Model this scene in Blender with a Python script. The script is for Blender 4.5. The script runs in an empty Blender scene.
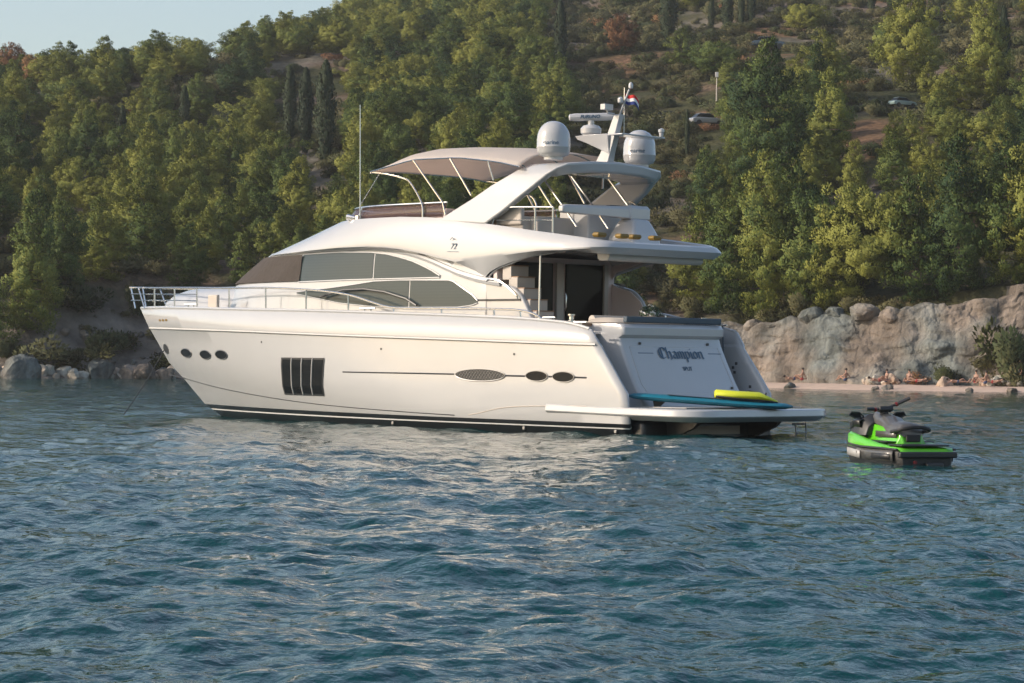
import bpy, bmesh, math, random
import numpy as np
from mathutils import Vector, Matrix, noise
R=math.radians
SC=bpy.context.scene
C=SC.collection
# ---------------------------------------------------------------- camera
cam=bpy.data.cameras.new('camera'); co=bpy.data.objects.new('camera',cam); C.objects.link(co); SC.camera=co
cam.sensor_width=36; cam.lens=2600/1024*36; cam.clip_start=.5; cam.clip_end=6000
_p=math.atan(15.5/2600); _r=R(.63)
fw=Vector((0,math.cos(_p),math.sin(_p))); up0=Vector((0,-math.sin(_p),math.cos(_p))); r0=Vector((1,0,0))
rt=r0*math.cos(_r)+up0*math.sin(_r); up=up0*math.cos(_r)-r0*math.sin(_r)
M=Matrix((rt,up,-fw)).transposed().to_4x4(); M.translation=(0,0,1.82); co.matrix_world=M
# ---------------------------------------------------------------- light
SUN=Vector((-.98,-.20,0)).normalized(); EL=R(26)
w=bpy.data.worlds.new("World"); SC.world=w; w.use_nodes=True
nt=w.node_tree; nt.nodes.clear()
sk=nt.nodes.new('ShaderNodeTexSky'); sk.sky_type='NISHITA'; sk.sun_disc=False
sk.sun_elevation=EL; sk.sun_rotation=math.atan2(SUN.x,SUN.y); sk.air_density=1.0; sk.dust_density=2.2; sk.ozone_density=0.3
bg=nt.nodes.new('ShaderNodeBackground'); bg.inputs[1].default_value=.14
wo=nt.nodes.new('ShaderNodeOutputWorld'); nt.links.new(sk.outputs[0],bg.inputs[0]); nt.links.new(bg.outputs[0],wo.inputs[0])
sl=bpy.data.lights.new('sun','SUN'); sl.energy=2.45; sl.angle=R(.6); sl.color=(1,.87,.73)
so=bpy.data.objects.new('sun',sl); C.objects.link(so)
sd=Vector((SUN.x*math.cos(EL),SUN.y*math.cos(EL),math.sin(EL)))
so.rotation_euler=sd.to_track_quat('Z','Y').to_euler(); so.location=sd*300
vs=SC.view_settings; vs.view_transform='Standard'; vs.look='None'; vs.gamma=1; vs.exposure=0.5; vs.use_curve_mapping=False
SC.cycles.max_bounces=6; SC.cycles.transparent_max_bounces=8
# ---------------------------------------------------------------- materials
def mat(name,col,rough=.5,metal=0,spec=.5,coat=0,noise_s=None,noise_a=.15,bump=None,emis=None,trans=None):
    m=bpy.data.materials.new(name); m.use_nodes=True; n=m.node_tree; b=n.nodes['Principled BSDF']
    b.inputs['Base Color'].default_value=(*col,1); b.inputs['Roughness'].default_value=rough; b.inputs['Metallic'].default_value=metal
    b.inputs['Specular IOR Level'].default_value=spec; b.inputs['Coat Weight'].default_value=coat; b.inputs['Coat Roughness'].default_value=.06
    if trans: b.inputs['Transmission Weight'].default_value=trans
    tc=n.nodes.new('ShaderNodeTexCoord')
    if noise_s:
        t=n.nodes.new('ShaderNodeTexNoise'); t.inputs['Scale'].default_value=noise_s; t.inputs['Detail'].default_value=4
        n.links.new(tc.outputs['Object'],t.inputs['Vector'])
        mx=n.nodes.new('ShaderNodeMix'); mx.data_type='RGBA'
        mx.inputs[6].default_value=(*[c*(1-noise_a) for c in col],1); mx.inputs[7].default_value=(*[min(1,c*(1+noise_a)) for c in col],1)
        n.links.new(t.outputs[0],mx.inputs[0]); n.links.new(mx.outputs[2],b.inputs['Base Color'])
    if bump:
        t=n.nodes.new('ShaderNodeTexNoise'); t.inputs['Scale'].default_value=bump[0]; n.links.new(tc.outputs['Object'],t.inputs['Vector'])
        bp=n.nodes.new('ShaderNodeBump'); bp.inputs['Strength'].default_value=bump[1]; bp.inputs['Distance'].default_value=bump[2]
        n.links.new(t.outputs[0],bp.inputs['Height']); n.links.new(bp.outputs[0],b.inputs['Normal'])
    return m
MT=dict(
 gel=mat('white_gelcoat',(.46,.462,.468),.22,coat=.7,noise_s=1.6,noise_a=.035,bump=(1.1,.25,.05)),
 gel2=mat('off_white_gelcoat',(.54,.53,.52),.4,noise_s=.8,noise_a=.03),
 boot=mat('black_antifouling',(.018,.02,.024),.3,noise_s=2,noise_a=.3),
 chrome=mat('stainless_steel',(.72,.71,.69),.22,metal=1),
 rubber=mat('black_rubber',(.02,.02,.022),.5),
 dark=mat('dark_trim',(.035,.037,.04),.4,noise_s=6,noise_a=.2),
 glass=mat('tinted_window_glass',(.012,.014,.016),.08,spec=.09),
 steel=mat('dull_grey_steel',(.22,.22,.22),.4,metal=.8),
 dglass=mat('dark_door_glass',(.010,.009,.009),.15,spec=.12),
 canvas=mat('beige_canvas',(.74,.70,.66),.8,noise_s=5,noise_a=.05),
 cover=mat('brown_mesh_cover',(.050,.040,.034),.85,noise_s=7,noise_a=.25,bump=(5,.5,.05)),
 beige=mat('beige_vinyl_and_step_shade',(.50,.45,.40),.6,noise_s=3,noise_a=.06),
 mauve=mat('shade_mauve_lining',(.72,.61,.58),.55,noise_s=2,noise_a=.05),  # mauve tint paints the shade on white inner panels
 teak=mat('teak',(.32,.19,.11),.6,noise_s=9,noise_a=.3),
 smoke=mat('smoked_acrylic',(.12,.07,.065),.08,spec=.6),
 navy=mat('navy_pad',(.05,.075,.10),.6,noise_s=5,noise_a=.15),
 teal=mat('teal_board',(.012,.17,.25),.4,noise_s=3,noise_a=.1),
 yellow=mat('yellow_fabric',(.62,.66,.03),.55,noise_s=6,noise_a=.1),
 ochre=mat('ochre_plastic',(.20,.12,.012),.5,noise_s=6,noise_a=.15),
 text=mat('blue_grey_lettering',(.05,.10,.16),.4),
 red=mat('flag_red',(.55,.03,.03),.8), white=mat('flag_white',(.8,.8,.8),.8), blue=mat('flag_blue',(.02,.04,.2),.8),
 green=mat('lime_green_paint',(.10,.46,.012),.30,coat=.5,noise_s=4,noise_a=.05),
 jdark=mat('black_moulded_plastic',(.022,.023,.025),.42,noise_s=9,noise_a=.3),
 jgrey=mat('silver_grey_seat',(.085,.083,.08),.3,coat=.3,noise_s=5,noise_a=.2),
 jwhite=mat('white_decal',(.38,.38,.38),.4), jred=mat('red_trim',(.16,.012,.012),.4),
 skin=mat('bather_skin',(.36,.21,.15),.6), hair=mat('dark_hair',(.03,.02,.015),.7),  # one even skin tone for all bathers
 swim=mat('swimwear',(.05,.07,.14),.8), swim2=mat('red_swimwear',(.35,.05,.05),.8),
 leaf=None)
def blinds(m):
    n=m.node_tree; b=n.nodes['Principled BSDF']; tc=n.nodes.new('ShaderNodeTexCoord')
    wv=n.nodes.new('ShaderNodeTexWave'); wv.bands_direction='Z'; wv.inputs['Scale'].default_value=4.2; wv.inputs['Distortion'].default_value=.3
    n.links.new(tc.outputs['Object'],wv.inputs['Vector'])
    mx=n.nodes.new('ShaderNodeMix'); mx.data_type='RGBA'; mx.inputs[6].default_value=(.052,.068,.072,1); mx.inputs[7].default_value=(.056,.073,.077,1)
    n.links.new(wv.outputs[0],mx.inputs[0]); n.links.new(mx.outputs[2],b.inputs['Base Color'])
MT['blind']=mat('glass_over_blinds',(.1,.11,.1),.12,spec=.22); blinds(MT['blind'])
def see_through(m,a):
    m.node_tree.nodes['Principled BSDF'].inputs['Alpha'].default_value=a
see_through(MT['smoke'],.55)
def add_translucent(m,f,col):
    n=m.node_tree; b=n.nodes['Principled BSDF']; t=n.nodes.new('ShaderNodeBsdfTranslucent'); t.inputs[0].default_value=(*col,1); x=n.nodes.new('ShaderNodeMixShader'); x.inputs[0].default_value=f
    n.links.new(b.outputs[0],x.inputs[1]); n.links.new(t.outputs[0],x.inputs[2]); n.links.new(x.outputs[0],n.nodes['Material Output'].inputs[0])
add_translucent(MT['canvas'],.5,(.80,.68,.60))
# ---------------------------------------------------------------- mesh helpers
def tag(o,label=None,cat=None,group=None,kind=None):
    for k,v in (('label',label),('category',cat),('group',group),('kind',kind)):
        if v: o[k]=v
    return o
def empty(name,loc,rz=0,label=None,cat=None,group=None):
    o=bpy.data.objects.new(name,None); C.objects.link(o); o.location=loc; o.rotation_euler=(0,0,rz); o.empty_display_size=.3
    return tag(o,label,cat,group)
def copy_tree(o,parent=None):
    c=o.copy(); C.objects.link(c); c.parent=parent
    for ch in [x for x in bpy.data.objects if x.parent==o]: copy_tree(ch,c)
    return c
def bez(a,b,t): return a+(b-a)*t
def lerp(pts,u):
    if u<=pts[0][0]: return pts[0][1]
    for (a,b),(c_,d) in zip(pts,pts[1:]):
        if u<=c_: return b+(d-b)*(u-a)/(c_-a)
    return pts[-1][1]
def smooth_path(pts,n=6):
    """Catmull-Rom through the points"""
    P=[Vector(p) for p in pts]; out=[]
    for i in range(len(P)-1):
        p0=P[max(i-1,0)];p1=P[i];p2=P[i+1];p3=P[min(i+2,len(P)-1)]
        for k in range(n):
            t=k/n
            out.append(.5*((2*p1)+(p2-p0)*t+(2*p0-5*p1+4*p2-p3)*t*t+(3*p1-p0-3*p2+p3)*t**3))
    out.append(P[-1]); return out
class MB:
    def __init__(s): s.v=[];s.f=[];s.m=[]
    def add(s,V,F,mi=0):
        o=len(s.v); s.v+=[tuple(p) for p in V]; s.f+=[tuple(i+o for i in f) for f in F]; s.m+=[mi]*len(F); return s
    def loft(s,rows,mi=0,close=False,cap=False):
        n=len(rows[0]); V=[p for r in rows for p in r]; F=[]
        for i in range(len(rows)-1):
            for j in range(n if close else n-1):
                k=(j+1)%n; F.append((i*n+j,i*n+k,(i+1)*n+k,(i+1)*n+j))
        if cap: F.append(tuple(range(n))); F.append(tuple((len(rows)-1)*n+j for j in range(n)))
        return s.add(V,F,mi)
    def tube(s,pts,r,n=6,mi=0,cap=True):
        P=[Vector(p) for p in pts]; rs=r if isinstance(r,(list,tuple)) else [r]*len(P); rows=[]
        t0=(P[1]-P[0]).normalized(); a=t0.orthogonal().normalized()
        for i,p in enumerate(P):
            t=(P[min(i+1,len(P)-1)]-P[max(i-1,0)]).normalized(); a=(a-t*a.dot(t)).normalized(); b=t.cross(a)
            rows.append([p+(a*math.cos(2*math.pi*k/n)+b*math.sin(2*math.pi*k/n))*rs[i] for k in range(n)])
        return s.loft(rows,mi,True,cap)
    def box(s,c,d,rz=0,mi=0,ry=0):
        m=Matrix.Rotation(rz,3,'Z')@Matrix.Rotation(ry,3,'Y'); V=[Vector(c)+m@Vector((x*d[0]/2,y*d[1]/2,z*d[2]/2)) for x in(-1,1) for y in(-1,1) for z in(-1,1)]
        return s.add(V,[(0,1,3,2),(4,6,7,5),(0,4,5,1),(2,3,7,6),(0,2,6,4),(1,5,7,3)],mi)
    def lathe(s,c,prof,n=24,mi=0,axis='Z'):
        rows=[]
        for r,z in prof:
            ring=[]
            for k in range(n):
                x,y=r*math.cos(2*math.pi*k/n),r*math.sin(2*math.pi*k/n)
                p=(x,y,z) if axis=='Z' else ((z,x,y) if axis=='X' else (x,z,y)); ring.append(Vector(c)+Vector(p))
            rows.append(ring)
        return s.loft(rows,mi,True,True)
    def prism(s,poly,plane,a,b,mi=0):
        """poly: 2-D points; plane 'xz' extruded along y from a to b, 'yz' along x, 'xy' along z"""
        f={'xz':lambda p,t:(p[0],t,p[1]),'yz':lambda p,t:(t,p[0],p[1]),'xy':lambda p,t:(p[0],p[1],t)}[plane]
        return s.loft([[f(p,a) for p in poly],[f(p,b) for p in poly]],mi,True,True)
    def build(s,name,mats,parent=None,bevel=0,sub=0,solid=0,angle=35,flat=False,loc=None,off=-1):
        me=bpy.data.meshes.new(name); me.from_pydata(s.v,[],s.f)
        for m in (mats if isinstance(mats,(list,tuple)) else [mats]): me.materials.append(m)
        me.polygons.foreach_set('material_index',s.m)
        bm=bmesh.new(); bm.from_mesh(me); bmesh.ops.remove_doubles(bm,verts=bm.verts,dist=.0004); bmesh.ops.recalc_face_normals(bm,faces=bm.faces); bm.to_mesh(me); bm.free()
        if not flat: me.shade_smooth(); me.set_sharp_from_angle(angle=R(angle))
        o=bpy.data.objects.new(name,me); C.objects.link(o); o.parent=parent
        if loc: o.location=loc
        if solid: d=o.modifiers.new('solid','SOLIDIFY'); d.thickness=solid; d.offset=off
        if bevel: d=o.modifiers.new('bevel','BEVEL'); d.width=bevel; d.segments=3; d.limit_method='ANGLE'; d.angle_limit=R(40)
        if sub: d=o.modifiers.new('sub','SUBSURF'); d.levels=sub; d.render_levels=sub
        return o
def split_loose(o):
    """one object per loose piece, same name, same parent"""
    bm=bmesh.new(); bm.from_mesh(o.data); seen=set(); isl=[]
    for v in bm.verts:
        if v.index in seen: continue
        st=[v]; seen.add(v.index); g=[]
        while st:
            a=st.pop(); g.append(a.index)
            for e in a.link_edges:
                q=e.other_vert(a)
                if q.index not in seen: seen.add(q.index); st.append(q)
        isl.append(set(g))
    if len(isl)>1:
        me0=o.data
        for k,g in enumerate(isl):
            b2=bm.copy(); b2.verts.ensure_lookup_table(); bmesh.ops.delete(b2,geom=[v for v in b2.verts if v.index not in g],context='VERTS')
            me=bpy.data.meshes.new(o.name.split('.')[0]); b2.to_mesh(me); b2.free()
            for m in me0.materials: me.materials.append(m)
            if k==0: o.data=me
            else: c=o.copy(); c.data=me; C.objects.link(c)
    bm.free()
def text_obj(name,txt,size,mat_,parent,M4,shear=0,extr=.004,bold=0.0):
    cu=bpy.data.curves.new(name,'FONT'); cu.body=txt; cu.size=size; cu.extrude=extr; cu.align_x='CENTER'; cu.align_y='CENTER'; cu.shear=shear; cu.offset=bold
    t=bpy.data.objects.new('tmp',cu); C.objects.link(t); dg=bpy.context.evaluated_depsgraph_get(); me=bpy.data.meshes.new_from_object(t.evaluated_get(dg))
    bpy.data.objects.remove(t); me.materials.clear(); me.materials.append(mat_); me.transform(M4)
    o=bpy.data.objects.new(name,me); C.objects.link(o); o.parent=parent; return o
def frame(origin,xdir,ydir):
    x=Vector(xdir).normalized(); y=Vector(ydir).normalized(); z=x.cross(y).normalized(); y=z.cross(x)
    m=Matrix((x,y,z)).transposed().to_4x4(); m.translation=origin; return m
SHEER=[(1.85,2.5),(2.4,2.62),(3,2.69),(4.8,2.79),(8.4,2.9),(12.4,3.0),(14.75,3.04),(17.6,3.1),(20.6,3.16),(22.73,3.17)]
KNUCK=[(1.6,2.15),(2.8,2.17),(6.6,2.26),(10.3,2.34),(12.4,2.39),(14.9,2.45),(17.9,2.51),(22.3,2.58)]
# row: (us, ua, B, u0, p, wfun)
HROWS=[(22.73,1.85,2.75,9,2.3,lambda u:lerp(SHEER,u)),
 (22.30,1.62,2.74,9,2.25,lambda u:lerp(KNUCK,u)+.02),
 (22.22,1.58,2.69,9,2.2,lambda u:lerp(KNUCK,u)-.05),
 (21.3,1.15,2.70,8.5,2.1,lambda u:1.55),
 (20.45,.72,2.70,8,2.0,lambda u:.98),
 (19.6,.68,2.62,6.5,1.9,lambda u:.28+.08*u/19.6),
 (18.75,.8,2.42,6.5,1.9,lambda u:0.0),
 (17.0,.8,2.0,6,1.9,lambda u:-.4),
 (14.0,.8,.05,6,1.9,lambda u:-.85)]
def hv(row,u):
    us,ua,B,u0,p,wf=row
    t=max(0,min(1,(u-u0)/(us-u0)))
    v=B*(1-t**p)
    if wf(u)>.6 and u<ua+1.2: v-=.03*((ua+1.2-u)/1.2)**2
    return v
def HV(u,w):
    prev=None
    for r in HROWS:
        wr=r[5](u)
        if wr<=w:
            if prev is None: return hv(r,u)
            k=(w-wr)/(prev[0]-wr)
            return hv(r,u)+(prev[1]-hv(r,u))*k
        prev=(wr,hv(r,u))
    return 0
# ================================================================ YACHT (local x = forward, y = port, z = up)
TH=R(44.5)
Y=empty('motor_yacht',(5.07,61.87,0),math.atan2(math.sin(TH),-math.cos(TH)),'large white flybridge motor yacht moored stern to the camera, calm water around its hull','yacht')
def mirror(f):
    for sgn in (1,-1): f(sgn)
# ---- hull
def hull_row(row,N=90):
    us,ua=row[0],row[1]; out=[]
    for i in range(N+1):
        t=i/N; t=1-(1-t)**1.35
        t2=t if t>.08 else t
        u=ua+(us-ua)*t2
        out.append((u,hv(row,u),row[5](u)))
    return out
def sub_rows():
    rows=[hull_row(r) for r in HROWS]; out=[]
    # insert intermediate rows on the curved topsides
    for i,r in enumerate(rows):
        out.append(r)
        if i in (2,3,4) :
            n=rows[i+1]; out.append([tuple((a+b)/2 for a,b in zip(p,q)) for p,q in zip(r,n)])
    return out
b=MB(); rows=sub_rows()
mats_i=[0]*len(rows)
for sgn in (1,-1):
    rr=[[(p[0],p[1]*sgn,p[2]) for p in r] for r in rows]
    nb=next(i for i,r in enumerate(rows) if abs(r[0][2]-.28)<.02)
    b.loft(rr[:nb+1],0)
    # black boot band with white pinstripe
    A,Bw=rr[nb],rr[nb+1]
    def mid(k,push=0): return [(a[0]+(c2[0]-a[0])*k,(a[1]+(c2[1]-a[1])*k)+push*sgn,a[2]+(c2[2]-a[2])*k) for a,c2 in zip(A,Bw)]
    b.loft([A,mid(.34)],1); b.loft([mid(.34),mid(.44)],2); b.loft([mid(.44),Bw],1); b.loft(rr[nb+1:],1)
hull=b.build('hull',[MT['gel'],MT['boot'],MT['white']],Y,solid=.07,angle=28)
# sheer cap, knuckle rail and spray lines
def hull_line(pts,r,name,m,sides=(1,-1),push=0.0,n=5):
    b=MB()
    for sgn in sides:
        P=smooth_path([(u,0,w) for u,w in pts],5)
        b.tube([(p.x,sgn*(HV(p.x,p.z)+push),p.z) for p in P],r,n)
    return b.build(name,m,Y)
hull_line([(u,lerp(KNUCK,u)-.015) for u in (1.7,2.5,4,7,10,13,15,17,19,20.5,21.6,22.2)],.028,'rubbing_strake',MT['gel2'],push=.012)
hull_line([(21.3,1.18),(20.53,1.1),(19.22,.98),(17.14,.81),(14.21,.62),(11.71,.5),(8.69,.41),(6.5,.36)],.014,'spray_line',MT['dark'],push=-.002)
hull_line([(6.0,.38),(5.6,.44),(5.02,.55),(4.33,.62),(3.2,.66),(2.0,.68)],.014,'quarter_spray_line',MT['beige'],push=-.002)
hull_line([(10.68,1.385),(9,1.383),(6.45,1.38)],.02,'styling_groove',MT['dark'],push=-.004)
hull_line([(4.75,1.365),(3.98,1.362)],.022,'styling_groove',MT['dark'],push=-.004)
hull_line([(3.2,1.36),(3.1,1.36)],.022,'styling_groove',MT['dark'],push=-.004)
hull_line([(2.4,1.355),(1.98,1.35)],.022,'styling_groove',MT['dark'],push=-.004)
def hull_patch(b,cu,cw,a,h,push,n=28,mi=0,sgn=1,p=2.0,rings=(0,.5,1)):
    R_=[]
    for k in rings:
        ring=[]
        for i in range(n):
            t=2*math.pi*i/n; cx=math.copysign(abs(math.cos(t))**(2/p),math.cos(t)); sx=math.copysign(abs(math.sin(t))**(2/p),math.sin(t))
            u=cu+a*k*cx; w_=cw+h*k*sx; ring.append((u,sgn*(HV(u,w_)+push),w_))
        R_.append(ring)
    b.loft(R_,mi,True)
def rim(b,cu,cw,a,h,r,sgn=1,n=32,p=2.0,push=.006):
    P=[]
    for i in range(n):
        t=2*math.pi*i/n; cx=math.copysign(abs(math.cos(t))**(2/p),math.cos(t)); sx=math.copysign(abs(math.sin(t))**(2/p),math.sin(t))
        u=cu+a*cx; w_=cw+h*sx; P.append((u,sgn*(HV(u,w_)+push),w_))
    b.tube(P+[P[0]],r,5)
def porthole(cu,cw,a,h,mpane=MT['glass'],rimmat=MT['steel'],label=None,name='porthole',rr=.022):
    for sgn in (1,-1):
        b=MB(); rim(b,cu,cw,a,h,.013,sgn,push=.018); o=b.build(name,rimmat,Y)
        if label: o['label']=label
        b=MB(); hull_patch(b,cu,cw,a,h,.022,sgn=sgn); b.build('pane',mpane,o)
for cu,cw,a in ((19.36,1.83,.42),(17.9,1.785,.38),(16.8,1.79,.38)): porthole(cu,cw,a,.125)
porthole(3.6,1.37,.36,.125); porthole(2.72,1.36,.35,.125)
# engine room vent with mesh
def vent():
    for sgn in (1,-1):
        b=MB(); rim(b,5.53,1.37,.86,.15,.013,sgn,push=.018); o=b.build('engine_vent',MT['steel'],Y)
        b=MB(); hull_patch(b,5.53,1.37,.86,.15,.02,sgn=sgn); b.build('backing',MT['rubber'],o)
        b=MB()
        for k in range(-9,10):
            for d in (-1,1):
                pts=[]
                for j in range(7):
                    f=j/6*2-1; u=5.53+k*.1+d*f*.14; w_=1.37+f*.16
                    if ((u-5.53)/.84)**2+((w_-1.37)/.145)**2<1: pts.append((u,sgn*(HV(u,w_)+.026),w_))
                if len(pts)>1: b.tube(pts,.006,4)
        b.build('grille',MT['steel'],o)
vent()
# big hull window of four panes
def quad_win(u0,u1,w0,w1,sgn,b,push,n=6,slant=0.0):
    rows=[]
    for i in range(n+1):
        u=bez(u0,u1,i/n); row=[]
        for j in range(n+1):
            w_=bez(w0,w1,j/n); uu=u+slant*(1-j/n); row.append((uu,sgn*(HV(uu,w_)+push),w_))
        rows.append(row)
    b.loft(rows)
for sgn in (1,-1):
    b=MB(); quad_win(11.42,13.42,.74,1.74,sgn,b,.022,n=14,slant=.25); o=b.build('hull_window',MT['dark'],Y)
    for k in range(4):
        b=MB(); quad_win(11.47+.485*k,11.47+.485*k+.43,.79,1.69,sgn,b,.030,n=14,slant=.24); b.build('pane',MT['glass'],o)
    b=MB()
    for k in (1,2,3):
        uu=11.445+.485*k
        b.tube([(uu+.25*(1-q/12),sgn*(HV(uu+.25*(1-q/12),.76+.08*q)+.034),.76+.08*q) for q in range(13)],.018,5)
    b.build('mullion',MT['gel2'],o)
# anchor pocket, drains
for sgn in (1,-1):
    b=MB(); hull_patch(b,21.15,1.94,.22,.15,.01,sgn=sgn); o=b.build('anchor_pocket',MT['dark'],Y)
b=MB()
for (u,w_) in ((14.36,2.15),(9.14,1.99),(4.38,1.89)):
    hull_patch(b,u,w_,.035,.03,.008,n=10)
b.build('drain',MT['dark'],Y)
b=MB()
for k in range(3): hull_patch(b,20.9-.3*k,2.78,.09,.03,.012,n=8,p=6)
b.build('bow_marking',MT['ochre'],Y)
# rub fittings on the boot stripe
b=MB()
for u in (9,4.2,1.2): b.box((u,HV(u,.1)+.02,.1),(.08,.05,.08))
b.build('skin_fitting',MT['steel'],Y,bevel=.01)
# ---- deck
b=MB(); N=60
def deckw(u): return lerp(SHEER,u)-.22
L=[];Rr=[]
for i in range(N+1):
    u=2.3+(22.2-2.3)*i/N; v=max(.02,hv(HROWS[0],u)-.06); L.append((u,v,deckw(u))); Rr.append((u,-v,deckw(u)))
b.loft([L,[(p[0],0,p[2]+.05) for p in L],Rr]); b.build('deck',MT['gel2'],Y)
# sheer cap rail
hull_line([(u,lerp(SHEER,u)-.01) for u in (1.9,2.4,3,4.8,8.4,12,14.75,17.6,20,21.6,22.6)],.045,'bulwark_cap',MT['gel'],push=-.03,n=8)
# ---- superstructure: rows with elliptical nose in plan
def plan(B,uf,u0,pf,ua,N=40,ra=0,qf=2.0):
    """half plan curve from nose (v=0) to aft end; ra: rounded aft corner closing to the centreline"""
    P=[]
    for i in range(N+1):
        t=math.pi/2*i/N
        cx=math.cos(t)**(2/pf); sx=math.sin(t)**(2/qf); P.append((u0+(uf-u0)*cx,B*sx))
    n2=40; end=ua+ra
    for i in range(1,n2+1): P.append((u0+(end-u0)*i/n2,B))
    if ra:
        for i in range(1,11):
            t=math.pi/2*i/10; P.append((end-ra*math.sin(t),B-ra*(1-math.cos(t))))
        for i in range(1,9): P.append((ua,(B-ra)*(1-i/8)))
    return P
def body(rows,name,m,parent=Y,angle=40,**k):
    b=MB()
    for sgn in (1,-1): b.loft([[(u,v*sgn,w(u) if callable(w) else w) for u,v in P] for P,w in rows])
    return b.build(name,m,parent,angle=angle,**k)
H2=(2.24,17.7,10,2.3); H3=(2.2,16.75,10,2.3); H4=(2.15,16.1,10,2.3)
house_rows=[(plan(2.28,18.6,10,2.3,5.8),2.75),(plan(2.26,18.0,10,2.3,5.8),3.4),(plan(*H2,5.8),3.76),(plan(*H3,5.8),lambda u:4.28 if u>7 else lerp([(5.8,3.78),(6.2,4.0),(7,4.28)],u)),
            (plan(*H4,5.8),lambda u:4.6 if u>8 else lerp([(5.8,3.80),(6.2,4.02),(7,4.3),(8,4.6)],u)),
            (plan(1.5,15.6,10,2.3,5.8),lambda u:4.62 if u>8 else lerp([(5.8,3.82),(6.2,4.04),(7,4.32),(8,4.62)],u)),(plan(.02,15,10,2.3,5.8),4.62)]
body(house_rows[:5],'deckhouse',MT['gel'])
def house_v(u,w_):
    def V(B,uf,u0,p):
        if u<=u0: return B
        t=min(1,(u-u0)/(uf-u0)); return B*math.sqrt(max(0,1-t**p))
    L=[(2.75,(2.28,18.6,10,2.3)),(3.4,(2.26,18.0,10,2.3)),(3.76,H2),(4.28,H3),(4.6,H4)]
    for (a,A),(c2,D) in zip(L,L[1:]):
        if w_<=c2: k=max(0,(w_-a)/(c2-a)); return V(*A)*(1-k)+V(*D)*k
    return V(*H4)
# foredeck trunk
tr=[(plan(1.62,21.5,13,1.55,12.9),2.95),(plan(1.55,21.3,13,1.55,12.9),3.3),(plan(1.45,20.9,13,1.55,12.9),3.52),(plan(1.25,20.3,13,1.55,12.9),3.66),(plan(.9,19.6,13,1.55,12.9),3.73),(plan(.02,17,13,2,12.9),3.77)]
body(tr,'foredeck_trunk',MT['gel'],angle=70)
b=MB()
b.box((17.0,hv(HROWS[0],17.0)*.97-.08,3.25),(.62,.10,.42),rz=-.28); b.build('fender_basket',MT['beige'],Y,bevel=.03)
# windows of the house
def house_strip(top,bot,us,push,b,sgn,n=6,mi=0):
    rows=[]
    for u in us:
        t,bo=lerp(top,u),lerp(bot,u); rows.append([(u,sgn*(house_v(u,bez(bo,t,j/n))+push),bez(bo,t,j/n)) for j in range(n+1)])
    b.loft(rows,mi)
def ar(a,b_,n): return [a+(b_-a)*i/n for i in range(n+1)]
UT=[(7.46,3.83),(7.75,3.96),(8.07,4.08),(8.5,4.22),(9.0,4.33),(9.5,4.42),(10.14,4.48),(11.3,4.51),(13.1,4.49)]
UB=[(7.46,3.815),(10.9,3.80),(13.1,3.77)]
LT=[(6.08,3.2),(6.2,3.31),(6.99,3.70),(7.1,3.72),(8.94,3.745),(9.9,3.73),(10.7,3.65),(11.6,3.58),(13.16,3.48)]
LB=[(6.08,3.16),(6.3,3.10),(6.8,3.06),(8.93,3.07),(10,3.10),(11.2,3.19),(13.16,3.465)]
for sgn in (1,-1):
    for (a,c2) in ((7.47,9.95),(10.0,13.02)):
        b=MB(); house_strip(UT,UB,ar(a,c2,26),.012,b,sgn); b.build('saloon_window',MT['blind'],Y)
    for (a,c2) in ((6.09,8.55),(8.6,13.1)):
        b=MB(); house_strip(LT,LB,ar(a,c2,30),.012,b,sgn); b.build('side_window',MT['blind'],Y)
    def edge(curve,a,c2,off,r,b):
        b.tube([(u,sgn*(house_v(u,lerp(curve,u)+off)+.02),lerp(curve,u)+off) for u in ar(a,c2,40)],r,5)
    b=MB(); edge(UT,7.47,13.05,.015,.022,b); edge(UB,7.47,13.05,-.01,.02,b); b.build('window_trim',MT['gel'],Y)
    b=MB(); edge(LT,6.08,13.1,.01,.018,b); edge(LB,6.08,13.1,-.01,.014,b); b.build('window_trim',MT['gel'],Y)
# dark handrail seen in front of the lower window
b=MB(); b.tube([(u,2.36,w_) for u,w_ in ((11.9,3.35),(11.0,3.52),(10.2,3.54),(9.4,3.46),(8.6,3.28),(8.2,3.1))],.03,6); b.build('deck_handrail',MT['dark'],Y)
# brown mesh cover over the windscreen
b=MB(); rows=[]
for sgn in (1,-1):
    rows=[]
    for j in range(9):
        k=j/8; row=[]; Bv,ufv=bez(2.24,2.175,k),bez(17.72,16.4,k); ct=((13.0-10)/(ufv-10)); t1=math.acos(ct**(2.3/2))
        for i in range(61):
            t=t1*i/60; u1=10+(ufv-10)*math.cos(t)**(2/2.3); v1=Bv*math.sin(t)
            d=.05+.022*math.sin(u1*4.1+k*3+sgn)*math.sin(k*math.pi)
            row.append((u1+d*math.cos(t)*.8,sgn*(v1+d*math.sin(t)),3.785+(4.49-3.785)*k))
        rows.append(row)
    b.loft(rows)
b.build('windscreen_cover',MT['cover'],Y,angle=80)
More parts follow.
